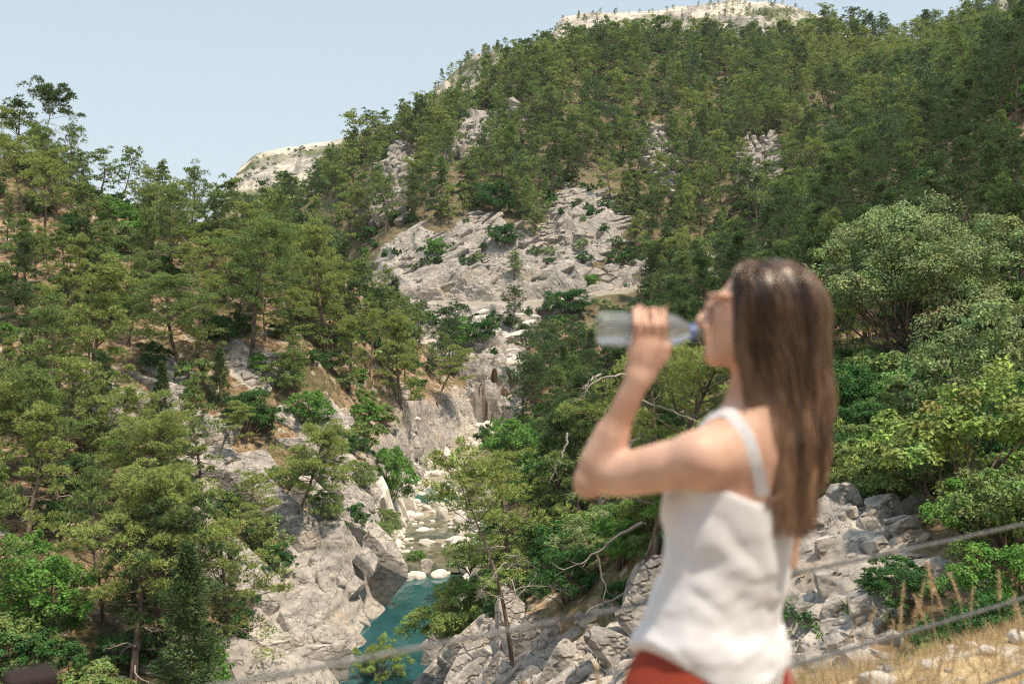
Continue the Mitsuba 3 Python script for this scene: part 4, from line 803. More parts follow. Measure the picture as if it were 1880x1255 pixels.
def put_forest(items, name, mass, show, far, mid, zone_words, word, cat, base, mass_label):
    dd = np.hypot(items[:, 0], items[:, 1]); order = np.argsort(-(items[:, 3] / dd))
    for r_, k in enumerate(order):
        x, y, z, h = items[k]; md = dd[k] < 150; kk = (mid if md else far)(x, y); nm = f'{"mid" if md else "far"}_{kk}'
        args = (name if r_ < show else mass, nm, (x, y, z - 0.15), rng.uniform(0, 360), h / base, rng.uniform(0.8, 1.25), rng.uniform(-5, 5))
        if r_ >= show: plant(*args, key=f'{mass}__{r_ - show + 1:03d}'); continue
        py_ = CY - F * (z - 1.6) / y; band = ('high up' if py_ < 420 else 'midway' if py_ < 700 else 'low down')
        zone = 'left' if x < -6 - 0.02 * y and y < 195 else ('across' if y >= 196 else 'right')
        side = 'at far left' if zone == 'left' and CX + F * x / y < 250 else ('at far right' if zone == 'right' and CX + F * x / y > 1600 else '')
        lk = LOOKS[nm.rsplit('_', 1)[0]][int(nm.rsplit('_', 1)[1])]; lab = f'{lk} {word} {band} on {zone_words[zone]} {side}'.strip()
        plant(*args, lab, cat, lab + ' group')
    if len(items) > show: labels[mass] = {'label': mass_label, 'category': cat + 's' if cat == 'tree' else 'bushes', 'kind': 'stuff'}
for m_, (k_, P_, h_) in enumerate(FAR_SPOTS):
    plant('far_trees', f'far_pine_{rng.integers(8)}' if k_ else f'far_bush_{rng.integers(5)}', P_ - [0, 0, 0.4], rng.uniform(0, 360), h_ / (10 if k_ else 2.7), 1.1, key=f'far_trees__{m_ + 1:03d}')
labels['far_trees'] = {'label': 'scattered trees and scrub on the far rocky hills', 'category': 'trees', 'kind': 'stuff'}
def far_pick(x, y):
    if y < 196 and x > 0: return f'pine_{rng.choice([3, 4, 7, 3, 0])}'
    if 1470 < CX + F * x / y < 1760 and 330 < y < 400: return f'pine_{rng.choice([1, 6])}'  # sunlit patch painted by tree colour: only yellow pines stand here
    return f'pine_{rng.choice(8, p=[.26,.14,.2,.12,.08,.06,.06,.08])}'
def mid_pick(x, y): return f'pine_{rng.choice(8, p=[.26,.18,.14,.12,.08,.06,.12,.04])}' if x < 0 else f'pine_{rng.choice([5,7,5,3,7])}'
ZW = {'left': 'the sunny left hillside', 'across': 'the mountain across the gorge', 'right': 'the right river slope'}
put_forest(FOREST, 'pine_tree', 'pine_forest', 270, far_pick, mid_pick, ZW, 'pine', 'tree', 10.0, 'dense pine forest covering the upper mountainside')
put_forest(BUSH, 'bush', 'undergrowth', max(20, 255 - len(NEAR)), lambda x, y: f'bush_{rng.integers(5)}', lambda x, y: f'bush_{rng.choice(5, p=[.42,.2,.18,.2,0])}', ZW, 'bush', 'bush', 2.7, 'low bushes and undergrowth scattered over the slopes')

q = np.column_stack([rng.uniform(-75, 40, 26000), rng.uniform(18, 150, 26000)]); R = rocky(q); dr1, _, wr1, _ = along(q)
q = q[(rng.uniform(size=len(q)) < 0.9 * (1 - 0.9 * R)) & (dr1 > wr1 + 2) & (edge_dist(q) > 8) & (np.abs(q[:, 0] / q[:, 1]) < 0.56)]; n_ = len(q); b_ = np.repeat(np.column_stack([q, Hg(q) - 0.03]), 9, axis=0) + rng.normal(0, 0.10, (n_ * 9, 3)) * [1, 1, 0]
d_ = unit(np.column_stack([rng.normal(0, .6, n_ * 9), rng.normal(0, .6, n_ * 9), rng.uniform(.4, 1.2, n_ * 9)])); sc_ = np.repeat(rng.uniform(0.15, 0.5, n_), 9)
v_, f_ = blades(rng, b_, d_, sc_ * rng.uniform(.6, 1.2, n_ * 9), sc_ * 0.22); pal = np.array([(.17, .23, .08), (.26, .27, .11), (.33, .26, .15), (.10, .16, .06)])[rng.integers(0, 4, n_)]
scene['ground_plants'] = mikit.ply((v_, f_), 'mat_leaf', color=np.repeat(pal, 27, axis=0) * (1 + rng.normal(0, .12, (n_ * 27, 1)).clip(-.4, .4))); labels['ground_plants'] = {'label': 'low herbs and grass tufts on the bare earth of the slopes', 'category': 'plants', 'kind': 'stuff'}
print('tufts', n_)

# ------------------------------------------------------------------ the woman drinking
def skin_net(f, lo, hi, h, B=8):
    """the surface f = 0 as a mesh (surface nets), worked out only in the blocks that it may cross"""
    lo = np.array(lo, float); n = np.ceil((np.array(hi) - lo) / h / B).astype(int)
    blk = np.stack(np.meshgrid(*[np.arange(k) for k in n], indexing='ij'), -1).reshape(-1, 3)
    c = lo + (blk + 0.5) * B * h
    blk = blk[np.abs(f(c)) < B * h * 0.5 * 1.75 + 0.035]
    g = np.stack(np.meshgrid(*[np.arange(B + 1)] * 3, indexing='ij'), -1).reshape(-1, 3)
    ids = (blk[:, None] * B + g[None]).reshape(-1, 3); M = n * B + 2
    code = (ids[:, 0] * M[1] + ids[:, 1]) * M[2] + ids[:, 2]
    uc, first, inv = np.unique(code, return_index=True, return_inverse=True)
    val_u = np.concatenate([f(lo + x * h) for x in np.array_split(ids[first], max(1, len(first) // 200000))])
    val = val_u[inv].reshape(len(blk), B + 1, B + 1, B + 1)
    cor = np.stack([val[:, a:a + B, b:b + B, c_:c_ + B] for a in (0, 1) for b in (0, 1) for c_ in (0, 1)], -1)
    mix_ = (cor.min(-1) < 0) & (cor.max(-1) >= 0)
    bi, x, y, z = np.nonzero(mix_); cv = cor[mix_]; base = blk[bi] * B + np.stack([x, y, z], 1)
    off = np.array([(a, b, c_) for a in (0, 1) for b in (0, 1) for c_ in (0, 1)], float)
    acc = np.zeros((len(cv), 3)); cnt = np.zeros(len(cv))
    for a in range(8):
        for b in range(a + 1, 8):
            if np.abs(off[a] - off[b]).sum() != 1: continue
            m = (cv[:, a] < 0) != (cv[:, b] < 0); t = cv[m, a] / (cv[m, a] - cv[m, b])
            acc[m] += off[a] + (off[b] - off[a]) * t[:, None]; cnt[m] += 1
    V = lo + (base + acc / cnt[:, None]) * h
    cc = (base[:, 0] * M[1] + base[:, 1]) * M[2] + base[:, 2]; o = np.argsort(cc); sc = cc[o]
    def find(q):
        k = np.searchsorted(sc, q).clip(0, len(sc) - 1); return np.where(sc[k] == q, o[k], -1)
    st = np.array([M[1] * M[2], M[2], 1]); faces = []
    for ax in range(3):
        u, v = (ax + 1) % 3, (ax + 2) % 3; hi_ = [4, 2, 1][ax]
        m = (cv[:, 0] < 0) != (cv[:, hi_] < 0)
        a = np.nonzero(m)[0]; q = cc[a]; b, c_, d = find(q - st[u]), find(q - st[u] - st[v]), find(q - st[v]); ok = (b >= 0) & (c_ >= 0) & (d >= 0)
        quad = np.stack([a, b, c_, d], 1)[ok]; flip = cv[a[ok], 0] < 0
        faces.append(np.where(flip[:, None], quad, quad[:, ::-1]))
    F_ = np.vstack(faces)
    return V, np.vstack([F_[:, [0, 1, 2]], F_[:, [0, 2, 3]]])
def cone(p, a, b, ra, rb):
    a, b = np.array(a, float), np.array(b, float); d = b - a; t = np.clip((p - a) @ d / (d @ d), 0, 1)
    return np.linalg.norm(p - a - t[:, None] * d, axis=1) - (ra + (rb - ra) * t)
def ell(p, c, r, ax=None):
    q = p - np.array(c)
    if ax is not None: q = q @ np.array(ax).T
    r = np.array(r); k0 = np.linalg.norm(q / r, axis=1); k1 = np.linalg.norm(q / r ** 2, axis=1)
    return k0 * (k0 - 1) / np.maximum(k1, 1e-9)
def smin(a, b, k):
    h = np.clip(0.5 + 0.5 * (b - a) / k, 0, 1); return b * (1 - h) + a * h - k * h * (1 - h)
def smax(a, b, k): return -smin(-a, -b, k)
AL = 0.62                                                  # she stands with her chest turned to the left, away from us
FWD = np.array([-math.sin(AL), math.cos(AL), 0.0]); LFT = np.array([-math.cos(AL), -math.sin(AL), 0.0]); UP = np.array([0, 0, 1.0])
BODY_AX = np.array([LFT, FWD, UP])
SPINE = {0.90: (0.392, 1.975), 1.05: (0.404, 1.975), 1.25: (0.464, 1.965), 1.36: (0.480, 1.965), 1.42: (0.492, 1.970)}
def spine(z):
    k = sorted(SPINE); return np.array([np.interp(z, k, [SPINE[a][0] for a in k]), np.interp(z, k, [SPINE[a][1] for a in k]), z])
SH_L = spine(1.36) + LFT * 0.155 + UP * -0.018; SH_R = spine(1.36) - LFT * 0.140 - UP * 0.02
ELB = np.array([0.160, 1.985, 1.286]); WRI = np.array([0.246, 1.950, 1.487]); PALM = np.array([0.268, 1.944, 1.540])
ELB_R = np.array([0.570, 2.125, 1.10]); WRI_R = np.array([0.475, 2.150, 0.92])
def torso(p, grow=0.0):
    d = ell(p, spine(1.24) + FWD * 0.01, (0.124, 0.090, 0.17), BODY_AX)
    d = smin(d, ell(p, spine(1.07), (0.108, 0.086, 0.17), BODY_AX), 0.06)
    d = smin(d, ell(p, spine(0.90), (0.146, 0.110, 0.14), BODY_AX), 0.06)
    d = smin(d, ell(p, spine(1.225) + FWD * 0.072 + LFT * 0.066, (0.055, 0.048, 0.058), BODY_AX), 0.03)
    d = smin(d, ell(p, spine(1.225) + FWD * 0.072 - LFT * 0.070, (0.055, 0.048, 0.058), BODY_AX), 0.03)
    return d - grow
HC = np.array([0.507, 1.985, 1.620])
def finger(p, pts, r0, r1):
    d = np.full(len(p), 9.0); r = np.linspace(r0, r1, len(pts))
    for k in range(len(pts) - 1): d = smin(d, cone(p, pts[k], pts[k + 1], r[k], r[k + 1]), 0.002)
    return d
BA = np.array([0.168, 1.986, 1.587]); BM = np.array([0.376, 1.985, 1.579]); BX = (BM - BA) / np.linalg.norm(BM - BA)     # the bottle's axis, foot to mouth
def around(x, ang, r):
    """a point x metres along the bottle, at an angle about it: 0 = towards us, 90 = on top"""
    c = BA + BX * x; a = math.radians(ang); return c + np.array([0, -math.cos(a), math.sin(a)]) * r
FING = []
for k_, (x_, e_, r_) in enumerate([(0.128, 108, 0.0086), (0.1095, 124, 0.0090), (0.0905, 106, 0.0085), (0.0735, 76, 0.0076)]):
    FING.append(([PALM + [0.034 - 0.019 * k_, -0.004, 0.010 - 0.004 * k_], around(x_ - 0.002, -38, 0.050), around(x_, 12, 0.0465), around(x_ + 0.002, 62, 0.0445), around(x_ + 0.003, e_, 0.0430)], r_ * 1.12, r_ * 0.80))
THUMB = ([PALM + [0.022, 0.016, -0.018], np.array([0.300, 1.985, 1.532]), around(0.142, 232, 0.047), around(0.140, 190, 0.0445)], 0.0125, 0.0085)
def figure(p):
    d = torso(p)
    d = smin(d, cone(p, spine(1.34), spine(1.42) + UP * 0.02, 0.085, 0.058), 0.05)
    d = smin(d, cone(p, spine(1.355) + UP * 0.02, SH_L, 0.056, 0.050), 0.05); d = smin(d, cone(p, spine(1.355) + UP * 0.02, SH_R, 0.056, 0.050), 0.05)
    d = smin(d, cone(p, SH_L, ELB, 0.047, 0.033), 0.025); d = smin(d, cone(p, SH_L + (ELB - SH_L) * 0.30 - UP * 0.006, SH_L + (ELB - SH_L) * 0.70 - UP * 0.007, 0.042, 0.037), 0.02)
    d = smin(d, cone(p, ELB, WRI, 0.032, 0.0235), 0.012); d = smin(d, cone(p, ELB + (WRI - ELB) * 0.18, ELB + (WRI - ELB) * 0.42, 0.037, 0.033), 0.02); d = smin(d, ell(p, ELB + [-0.012, -0.006, -0.012], (0.024, 0.024, 0.024)), 0.014)
    d = smin(d, ell(p, (PALM + WRI) / 2, (0.032, 0.017, 0.046), np.array([[0.92, 0.0, -0.38], [0, 1, 0], [0.38, 0, 0.92]])), 0.014)
    d = smin(d, ell(p, PALM, (0.043, 0.016, 0.030)), 0.012)
    d = smin(d, cone(p, SH_R, ELB_R, 0.050, 0.038), 0.025); d = smin(d, cone(p, ELB_R, WRI_R, 0.038, 0.025), 0.018)
    hr = (WRI_R - ELB_R) / np.linalg.norm(WRI_R - ELB_R); d = smin(d, cone(p, WRI_R, WRI_R + hr * 0.07, 0.024, 0.030), 0.012)
    for k in range(4):
        a = WRI_R + hr * 0.085 + np.array([0.012, 0.010, 0.0]) * (k - 1.5) * 1.3; d = smin(d, finger(p, [a, a + hr * 0.035, a + hr * 0.06 + [0.012, 0, 0.004]], 0.0095, 0.007), 0.004)
    d = smin(d, finger(p, [WRI_R + hr * 0.02 + [-0.02, 0, 0], WRI_R + hr * 0.055 + [-0.036, -0.01, 0], WRI_R + hr * 0.085 + [-0.036, -0.012, 0]], 0.012, 0.008), 0.006)
    # neck and head: a skull, a face turned left and lifted a little
    d = smin(d, cone(p, spine(1.40) + FWD * -0.005, HC + [-0.012, 0, -0.065], 0.056, 0.054), 0.03)
    d = smin(d, ell(p, HC, (0.096, 0.076, 0.094)), 0.03)
    d = smin(d, ell(p, HC + [-0.050, 0, -0.035], (0.062, 0.062, 0.072)), 0.025)
    d = smin(d, cone(p, HC + [-0.045, 0.035, -0.070], HC + [-0.100, 0.010, -0.086], 0.026, 0.019), 0.022); d = smin(d, cone(p, HC + [-0.045, -0.035, -0.070], HC + [-0.100, -0.010, -0.086], 0.026, 0.019), 0.022)
    d = smin(d, ell(p, HC + [-0.104, 0, -0.083], (0.018, 0.019, 0.017)), 0.014)
    d = smin(d, cone(p, HC + [-0.106, 0, 0.015], HC + [-0.131, 0, -0.019], 0.009, 0.0115), 0.012); d = smin(d, ell(p, HC + [-0.120, 0, -0.024], (0.016, 0.016, 0.010)), 0.008)
    d = smin(d, ell(p, HC + [-0.117, 0, -0.044], (0.010, 0.021, 0.0075)), 0.006); d = smin(d, ell(p, HC + [-0.114, 0, -0.058], (0.010, 0.018, 0.008)), 0.006)
    for s in (-1, 1):
        d = smin(d, ell(p, HC + [-0.096, s * 0.030, 0.030], (0.016, 0.024, 0.009)), 0.012)
        d = smax(d, -ell(p, HC + [-0.107, s * 0.031, 0.011], (0.012, 0.014, 0.009)), 0.008)
        d = smin(d, ell(p, HC + [-0.092, s * 0.031, 0.010], (0.013, 0.0135, 0.0125)), 0.003)
        d = smin(d, ell(p, HC + [-0.004, s * 0.079, -0.022], (0.020, 0.009, 0.030), np.array([[0.95, 0.3 * s, 0.1], [-0.3 * s, 0.95, 0], [-0.1, 0, 1.0]])), 0.006)
    for pts, r0, r1 in FING + [THUMB]: d = smin(d, finger(p, pts, r0, r1), 0.005)
    for s in (-1, 1):
        hip = spine(0.90) + LFT * 0.085 * s - UP * 0.04; knee = np.array([0.385, 1.975, 0.48]) + LFT * 0.09 * s + FWD * 0.01; ank = np.array([0.385, 1.965, 0.09]) + LFT * 0.095 * s
        d = smin(d, cone(p, hip, knee, 0.082, 0.054), 0.04); d = smin(d, cone(p, knee, ank, 0.052, 0.036), 0.03); d = smin(d, cone(p, knee - UP * 0.08 - FWD * 0.012, knee - UP * 0.18 - FWD * 0.015, 0.052, 0.048), 0.03)
    return d
def top_sdf(p):
    z = p[:, 2]; q = p - np.column_stack([np.interp(z, sorted(SPINE), [SPINE[a][i] for a in sorted(SPINE)]) for i in (0, 1)] + [z]); u = q @ LFT; w = q @ FWD
    fold = (meshkit.fbm(np.column_stack([p[:, 0] * 7 + z * 5, p[:, 1] * 7, z * 15 - p[:, 0] * 6]), 3, 3) - 0.5) * 0.030 * sst(1.26, 1.04, z) + (0.5 - np.abs(meshkit.fbm(np.column_stack([p[:, 0] * 9 - z * 7, p[:, 1] * 6, z * 11 + p[:, 0] * 8]), 2, 14) - 0.5) * 2.6) * 0.010 + (meshkit.fbm(p * [16, 16, 7.0], 2, 6) - 0.5) * 0.010
    loose = 0.011 + 0.021 * sst(1.20, 0.95, z)
    d = torso(p) - loose + fold
    dip = 1.287 - 0.030 * np.exp(-((u - 0.045) / 0.05) ** 2) + 0.05 * sst(0.0, 0.08, w)
    return smax(smax(d, z - dip, 0.006), (0.880 + 4.5 * u ** 2 + 0.012 * np.sin(u * 30)) - z, 0.006)
def trousers_sdf(p):
    d = torso(p) - 0.012
    for s in (-1, 1):
        hip = spine(0.90) + LFT * 0.088 * s - UP * 0.05; knee = np.array([0.385, 1.975, 0.48]) + LFT * 0.10 * s; ank = np.array([0.385, 1.965, 0.10]) + LFT * 0.105 * s
        d = smin(d, cone(p, hip, knee, 0.105, 0.085), 0.05); d = smin(d, cone(p, knee, ank, 0.085, 0.075), 0.03)
    d = d + (meshkit.fbm(p * [9, 9, 6.0], 3, 12) - 0.5) * 0.02
    return smax(smax(d, p[:, 2] - 0.975, 0.006), 0.08 - p[:, 2], 0.006)
def hair_sdf(p):
    d = ell(p, HC + [0.010, 0, 0.006], (0.110, 0.088, 0.098))
    d = smax(d, (HC[0] - 0.070 + 0.55 * np.maximum(0, HC[2] + 0.055 - p[:, 2])) - p[:, 0] - 0.4 * np.maximum(p[:, 2] - HC[2] - 0.05, 0), 0.02)
    a, b, c, e = HC + [0.030, -0.012, -0.02], HC + [0.046, -0.045, -0.18], HC + [0.046, -0.085, -0.31], HC + [0.032, -0.096, -0.365]
    def slab(p, a, b, ra, rb):
        d_ = b - a; t = np.clip((p - a) @ d_ / (d_ @ d_), 0, 1); q = (p - a - t[:, None] * d_) / np.array([1.0, 0.62, 1.0]); return np.linalg.norm(q, axis=1) * 0.8 - (ra + (rb - ra) * t)
    d = smin(d, slab(p, a, b, 0.074, 0.056), 0.03); d = smin(d, slab(p, b, c, 0.054, 0.038), 0.03); d = smin(d, slab(p, c, e, 0.036, 0.014), 0.02)
    return d + (meshkit.fbm(p * [55, 55, 4.0], 2, 5) - 0.5) * 0.013
scene['mat_skin'] = {'type': 'principled', 'base_color': mikit.proc(lambda p, n, uv: mix((0.52, 0.31, 0.225), (0.69, 0.455, 0.355), smoothstep(0.25, 0.75, dfbm(p.x * 14, p.y * 14, p.z * 14, 4)))), 'roughness': 0.48, 'specular': 0.35}
scene['mat_top'] = {'type': 'twosided', 'bsdf': {'type': 'principled', 'base_color': {'type': 'rgb', 'value': (0.70, 0.715, 0.76)}, 'roughness': 0.85, 'specular': 0.15, 'sheen': 0.3}}
scene['mat_trousers'] = {'type': 'twosided', 'bsdf': {'type': 'principled', 'base_color': {'type': 'rgb', 'value': (0.29, 0.052, 0.033)}, 'roughness': 0.85, 'specular': 0.15, 'sheen': 0.3}}
def hair_colour(p, n, uv):
    f = smoothstep(0.25, 0.75, dfbm(p.x * 55, p.y * 55, p.z * 3, 3))
    return mix(mix((0.036, 0.021, 0.014), (0.125, 0.074, 0.046), f), mix((0.10, 0.058, 0.035), (0.36, 0.225, 0.140), f), smoothstep(1.60, 1.25, p.z))
scene['mat_hair'] = {'type': 'principled', 'base_color': mikit.proc(hair_colour), 'roughness': 0.36, 'specular': 0.6}
def smooth_net(f, lo, hi, h, it=4):
    V, F_ = skin_net(f, lo, hi, h); m = trimesh.Trimesh(V, F_, process=False)
    trimesh.smoothing.filter_taubin(m, iterations=it); return m
scene['person__body'] = mikit.ply(smooth_net(figure, (0.05, 1.72, 0.02), (0.80, 2.30, 1.78), 0.0052), 'mat_skin', smooth=True)
scene['person__top'] = mikit.ply(smooth_net(top_sdf, (0.15, 1.74, 0.86), (0.72, 2.22, 1.36), 0.006), 'mat_top', smooth=True)
scene['person__trousers'] = mikit.ply(smooth_net(trousers_sdf, (0.10, 1.68, 0.05), (0.70, 2.26, 1.06), 0.0085), 'mat_trousers', smooth=True)
scene['person__hair'] = mikit.ply(smooth_net(hair_sdf, (0.38, 1.76, 1.18), (0.70, 2.12, 1.76), 0.005, 2), 'mat_hair', smooth=True)
rh = np.random.default_rng(8); locks = []
def curve(P, n=15):
    P = np.array(P, float); t = np.linspace(0, 1, n); k = np.linspace(0, 1, len(P))
    from scipy.interpolate import PchipInterpolator
    return PchipInterpolator(k, P)(t)
for k in range(1150):                                      # locks laid over the mass: from the parting over the head and down her back
    az = rh.uniform(-2.75, -0.55) if k % 4 else rh.uniform(0.4, 2.9)
    ca, sa = math.cos(az), math.sin(az); r = rh.uniform(0.98, 1.05)
    root = HC + [rh.uniform(-0.045, 0.05), rh.uniform(-0.015, 0.015), 0.101]
    front = ca < -0.55 and sa < 0
    side = HC + np.array([0.010 + 0.108 * ca, 0.088 * sa, 0.012]) * [1, r, 1]
    side[0] = max(side[0], HC[0] - 0.075)
    mid = HC + np.array([0.034 + 0.064 * ca, -0.030 + 0.060 * sa, -0.13]) + rh.normal(0, 0.006, 3)
    low = HC + np.array([0.044 + 0.052 * ca, -0.070 + 0.036 * sa, -0.26]) + rh.normal(0, 0.007, 3)
    end = HC + np.array([0.026 + 0.034 * ca + rh.normal(0, 0.008), -0.096 + 0.022 * sa, -0.300 - 0.130 * rh.uniform() ** 0.9])
    if front and k % 3 == 0:
        mid = HC + np.array([-0.062 + rh.normal(0, 0.007), -0.072, -0.085]); low = HC + np.array([-0.030 + rh.normal(0, 0.012), -0.082, -0.19]); end = HC + np.array([0.015, -0.11, -0.30 - rh.uniform(0, 0.05)])
    c = curve([root, (root + side) / 2 + unit((root + side) / 2 - HC) * 0.022, side, mid, low, end] if k % 9 == 0 else [side - [0, 0, 0.01 + 0.05 * rh.uniform()], mid, low, end])
    locks.append(tube(c + rh.normal(0, 0.0005, c.shape), np.concatenate([np.full(10, 0.0026), np.linspace(0.0025, 0.0007, 5)]) * rh.uniform(0.6, 1.3), 4))
for k in range(26):                                        # a lock blown to the left across the white top
    s = HC + [0.035 + rh.normal(0, 0.008), -0.10, -0.27]; locks.append(tube(curve([s, s + [-0.020, -0.004, -0.05], HC + np.array([-0.030, -0.106, -0.372]) + rh.normal(0, 0.007, 3)], 8), np.linspace(0.0024, 0.0006, 8), 3))
scene['person__hair__locks'] = mikit.ply(join(locks), 'mat_hair', smooth=True)
labels['person__hair__locks'] = {'kind': 'stuff'}
def strap(P, w=0.012, t=0.0016):
    P = curve(P, 16); d = np.gradient(P, axis=0); ctr = spine(1.33); out = unit(P - ctr); s = unit(np.cross(d, out)); o = unit(np.cross(s, d))
    v = np.stack([P + s * w + o * t, P - s * w + o * t, P - s * w - o * t, P + s * w - o * t], 1); n = len(P); i, j = np.meshgrid(np.arange(n - 1), np.arange(4), indexing='ij')
    q = np.stack([i * 4 + j, i * 4 + (j + 1) % 4, (i + 1) * 4 + (j + 1) % 4, (i + 1) * 4 + j], -1).reshape(-1, 4); return v.reshape(-1, 3), q
def onto(P, lift=0.004):
    """points moved onto her skin"""
    P = np.array(P, float); e = 1e-3
    for _ in range(6):
        d = figure(P); g = np.stack([(figure(P + np.eye(3)[k] * e) - figure(P - np.eye(3)[k] * e)) / (2 * e) for k in range(3)], 1); P = P - unit(g) * (d - lift)[:, None]
    return P
for k_, s_ in enumerate((1, -1)):
    u_ = np.linspace(0, 1, 9)[:, None]; b0 = spine(1.265) + LFT * 0.060 * s_ - FWD * 0.12; t0 = spine(1.43) + LFT * 0.095 * s_; f0 = spine(1.29) + LFT * 0.075 * s_ + FWD * 0.15
    path = np.vstack([b0 + (t0 - b0) * u_, (t0 + (f0 - t0) * u_)[1:]])
    scene['person__strap' + ('_001' if k_ else '')] = mikit.ply(strap(onto(path)), 'mat_top', smooth=40)
scene['mat_shoe'] = {'type': 'principled', 'base_color': {'type': 'rgb', 'value': (0.5, 0.48, 0.45)}, 'roughness': 0.8}
for k_, s_ in enumerate((1, -1)):
    a_ = np.array([0.385, 1.965, 0.06]) + LFT * 0.095 * s_
    sh = lambda p: smax(smin(cone(p, a_ - FWD * 0.04, a_ + FWD * 0.12 - UP * 0.012, 0.048, 0.040), cone(p, a_, a_ + UP * 0.05, 0.046, 0.044), 0.03), -p[:, 2] + 0.004, 0.006)
    scene['person__shoe' + ('_001' if k_ else '')] = mikit.ply(smooth_net(sh, a_ - 0.25, a_ + 0.25, 0.008), 'mat_shoe', smooth=True)
scene['mat_eye'] = {'type': 'principled', 'base_color': {'type': 'rgb', 'value': (0.75, 0.72, 0.70)}, 'roughness': 0.2}
scene['mat_brow'] = {'type': 'principled', 'base_color': {'type': 'rgb', 'value': (0.03, 0.018, 0.012)}, 'roughness': 0.7}
for k_, s_ in enumerate((-1, 1)):
    e_ = trimesh.creation.icosphere(2, 0.0105); e_.apply_translation(HC + [-0.0940, s_ * 0.0315, 0.009]); scene['person__eye' + ('_001' if k_ else '')] = mikit.ply(e_, 'mat_eye', smooth=True)
    br = onto([HC + [-0.115, s_ * x, 0.030 + 0.1 * x] for x in np.linspace(0.012, 0.052, 6)], 0.001); scene['person__eyebrow' + ('_001' if k_ else '')] = mikit.ply(tube(br, np.array([1.2, 1.8, 1.8, 1.6, 1.3, 0.8]) * 0.001, 5), 'mat_brow', smooth=True)
    la = onto([HC + [-0.108, s_ * x, 0.014 - 0.1 * abs(x - 0.03)] for x in np.linspace(0.018, 0.046, 6)], 0.0015); scene['person__eyelashes' + ('_001' if k_ else '')] = mikit.ply(tube(la, 0.0009, 5), 'mat_brow', smooth=True)
labels['person'] = {'label': 'person with long brown hair in white strappy top and rust trousers, drinking water', 'category': 'person'}

# the water bottle at her lips
def lathe(prof, origin=BA, ax=BX, n=28):
    prof = np.array(prof, float); up = np.array([0, 0, 1.0]); up -= ax * (ax @ up); up /= np.linalg.norm(up); sd = np.cross(ax, up); g = np.arange(n) * 2 * np.pi / n
    v = origin + prof[:, :1, None] * ax + prof[:, 1:2, None] * (np.cos(g)[None, :, None] * up + np.sin(g)[None, :, None] * sd)
    i, j = np.meshgrid(np.arange(len(prof) - 1), np.arange(n), indexing='ij'); q = np.stack([i * n + j, i * n + (j + 1) % n, (i + 1) * n + (j + 1) % n, (i + 1) * n + j], -1).reshape(-1, 4)
    return v.reshape(-1, 3), q[:, ::-1]
prof = [(0.0, 0.0004), (0.001, 0.020), (0.004, 0.0305), (0.010, 0.0335)]
for k in range(46): x_ = 0.012 + k * 0.0029; prof.append((x_, 0.0336 + 0.0014 * math.sin(k * 1.57) * (0 if 0.070 < x_ < 0.100 else 1)))
prof += [(0.150, 0.0325), (0.160, 0.0290), (0.172, 0.0230), (0.182, 0.0165), (0.188, 0.0135), (0.192, 0.0133)]
L_ = np.linalg.norm(BM - BA); prof += [(L_ - 0.004, 0.0130), (L_, 0.0128)]
scene['mat_bottle'] = {'type': 'blendbsdf', 'weight': 0.16, 'a': {'type': 'thindielectric', 'int_ior': 1.58}, 'b': {'type': 'twosided', 'bsdf': {'type': 'principled', 'base_color': {'type': 'rgb', 'value': (0.88, 0.93, 0.98)}, 'roughness': 0.16, 'specular': 0.9}}}
scene['mat_drink'] = {'type': 'dielectric', 'int_ior': 1.33, 'ext_ior': 1.0}
scene['mat_blue'] = {'type': 'twosided', 'bsdf': {'type': 'principled', 'base_color': {'type': 'rgb', 'value': (0.10, 0.20, 0.62)}, 'roughness': 0.35}}
scene['mat_blue_pale'] = {'type': 'twosided', 'bsdf': {'type': 'principled', 'base_color': mikit.proc(lambda p, n, uv: mix((0.16, 0.30, 0.70), (0.62, 0.72, 0.86), smoothstep(0.45, 0.6, dnoise(p.x * 120, p.y * 90, p.z * 90)))), 'roughness': 0.4}}
scene['water_bottle__shell'] = mikit.ply(lathe(prof), 'mat_bottle', smooth=True)
import manifold3d as m3
def solid(vq):
    v, q = vq; n = 28; v = np.vstack([v, v[:n].mean(0), v[-n:].mean(0)]); f = np.vstack([q[:, [0, 1, 2]], q[:, [0, 2, 3]]]); j = np.arange(n); a = len(v) - 2; l = len(v) - 2 - n
    f = np.vstack([f, np.stack([np.full(n, a), j, (j + 1) % n], 1), np.stack([np.full(n, a + 1), l + (j + 1) % n, l + j], 1)]); t = trimesh.Trimesh(v, f, process=True); t.fix_normals(); return t
wt = solid(lathe([(x_, max(r_ - 0.0016, 0.0002)) for x_, r_ in prof[1:-2] if not 0.0021 < x_ < 0.0039]))
wm = m3.Manifold(m3.Mesh(np.asarray(wt.vertices, np.float32), np.asarray(wt.faces, np.uint32))).trim_by_plane((0.0, 0.0, -1.0), -1.584)
if not wm.is_empty(): scene['water_bottle__water'] = mikit.ply(wm, 'mat_drink', smooth=35)
scene['water_bottle__label'] = mikit.ply(lathe([(0.071, 0.0352), (0.098, 0.0352)]), 'mat_blue_pale', smooth=True)
scene['water_bottle__neck_ring'] = mikit.ply(lathe([(0.187, 0.0136), (0.188, 0.0160), (0.194, 0.0160), (0.195, 0.0136)]), 'mat_blue', smooth=40)
labels['water_bottle'] = {'label': 'clear plastic water bottle with a blue label, held level at her mouth', 'category': 'bottle'}
labels['water_bottle__label'] = {'label': 'narrow blue and white label band'}

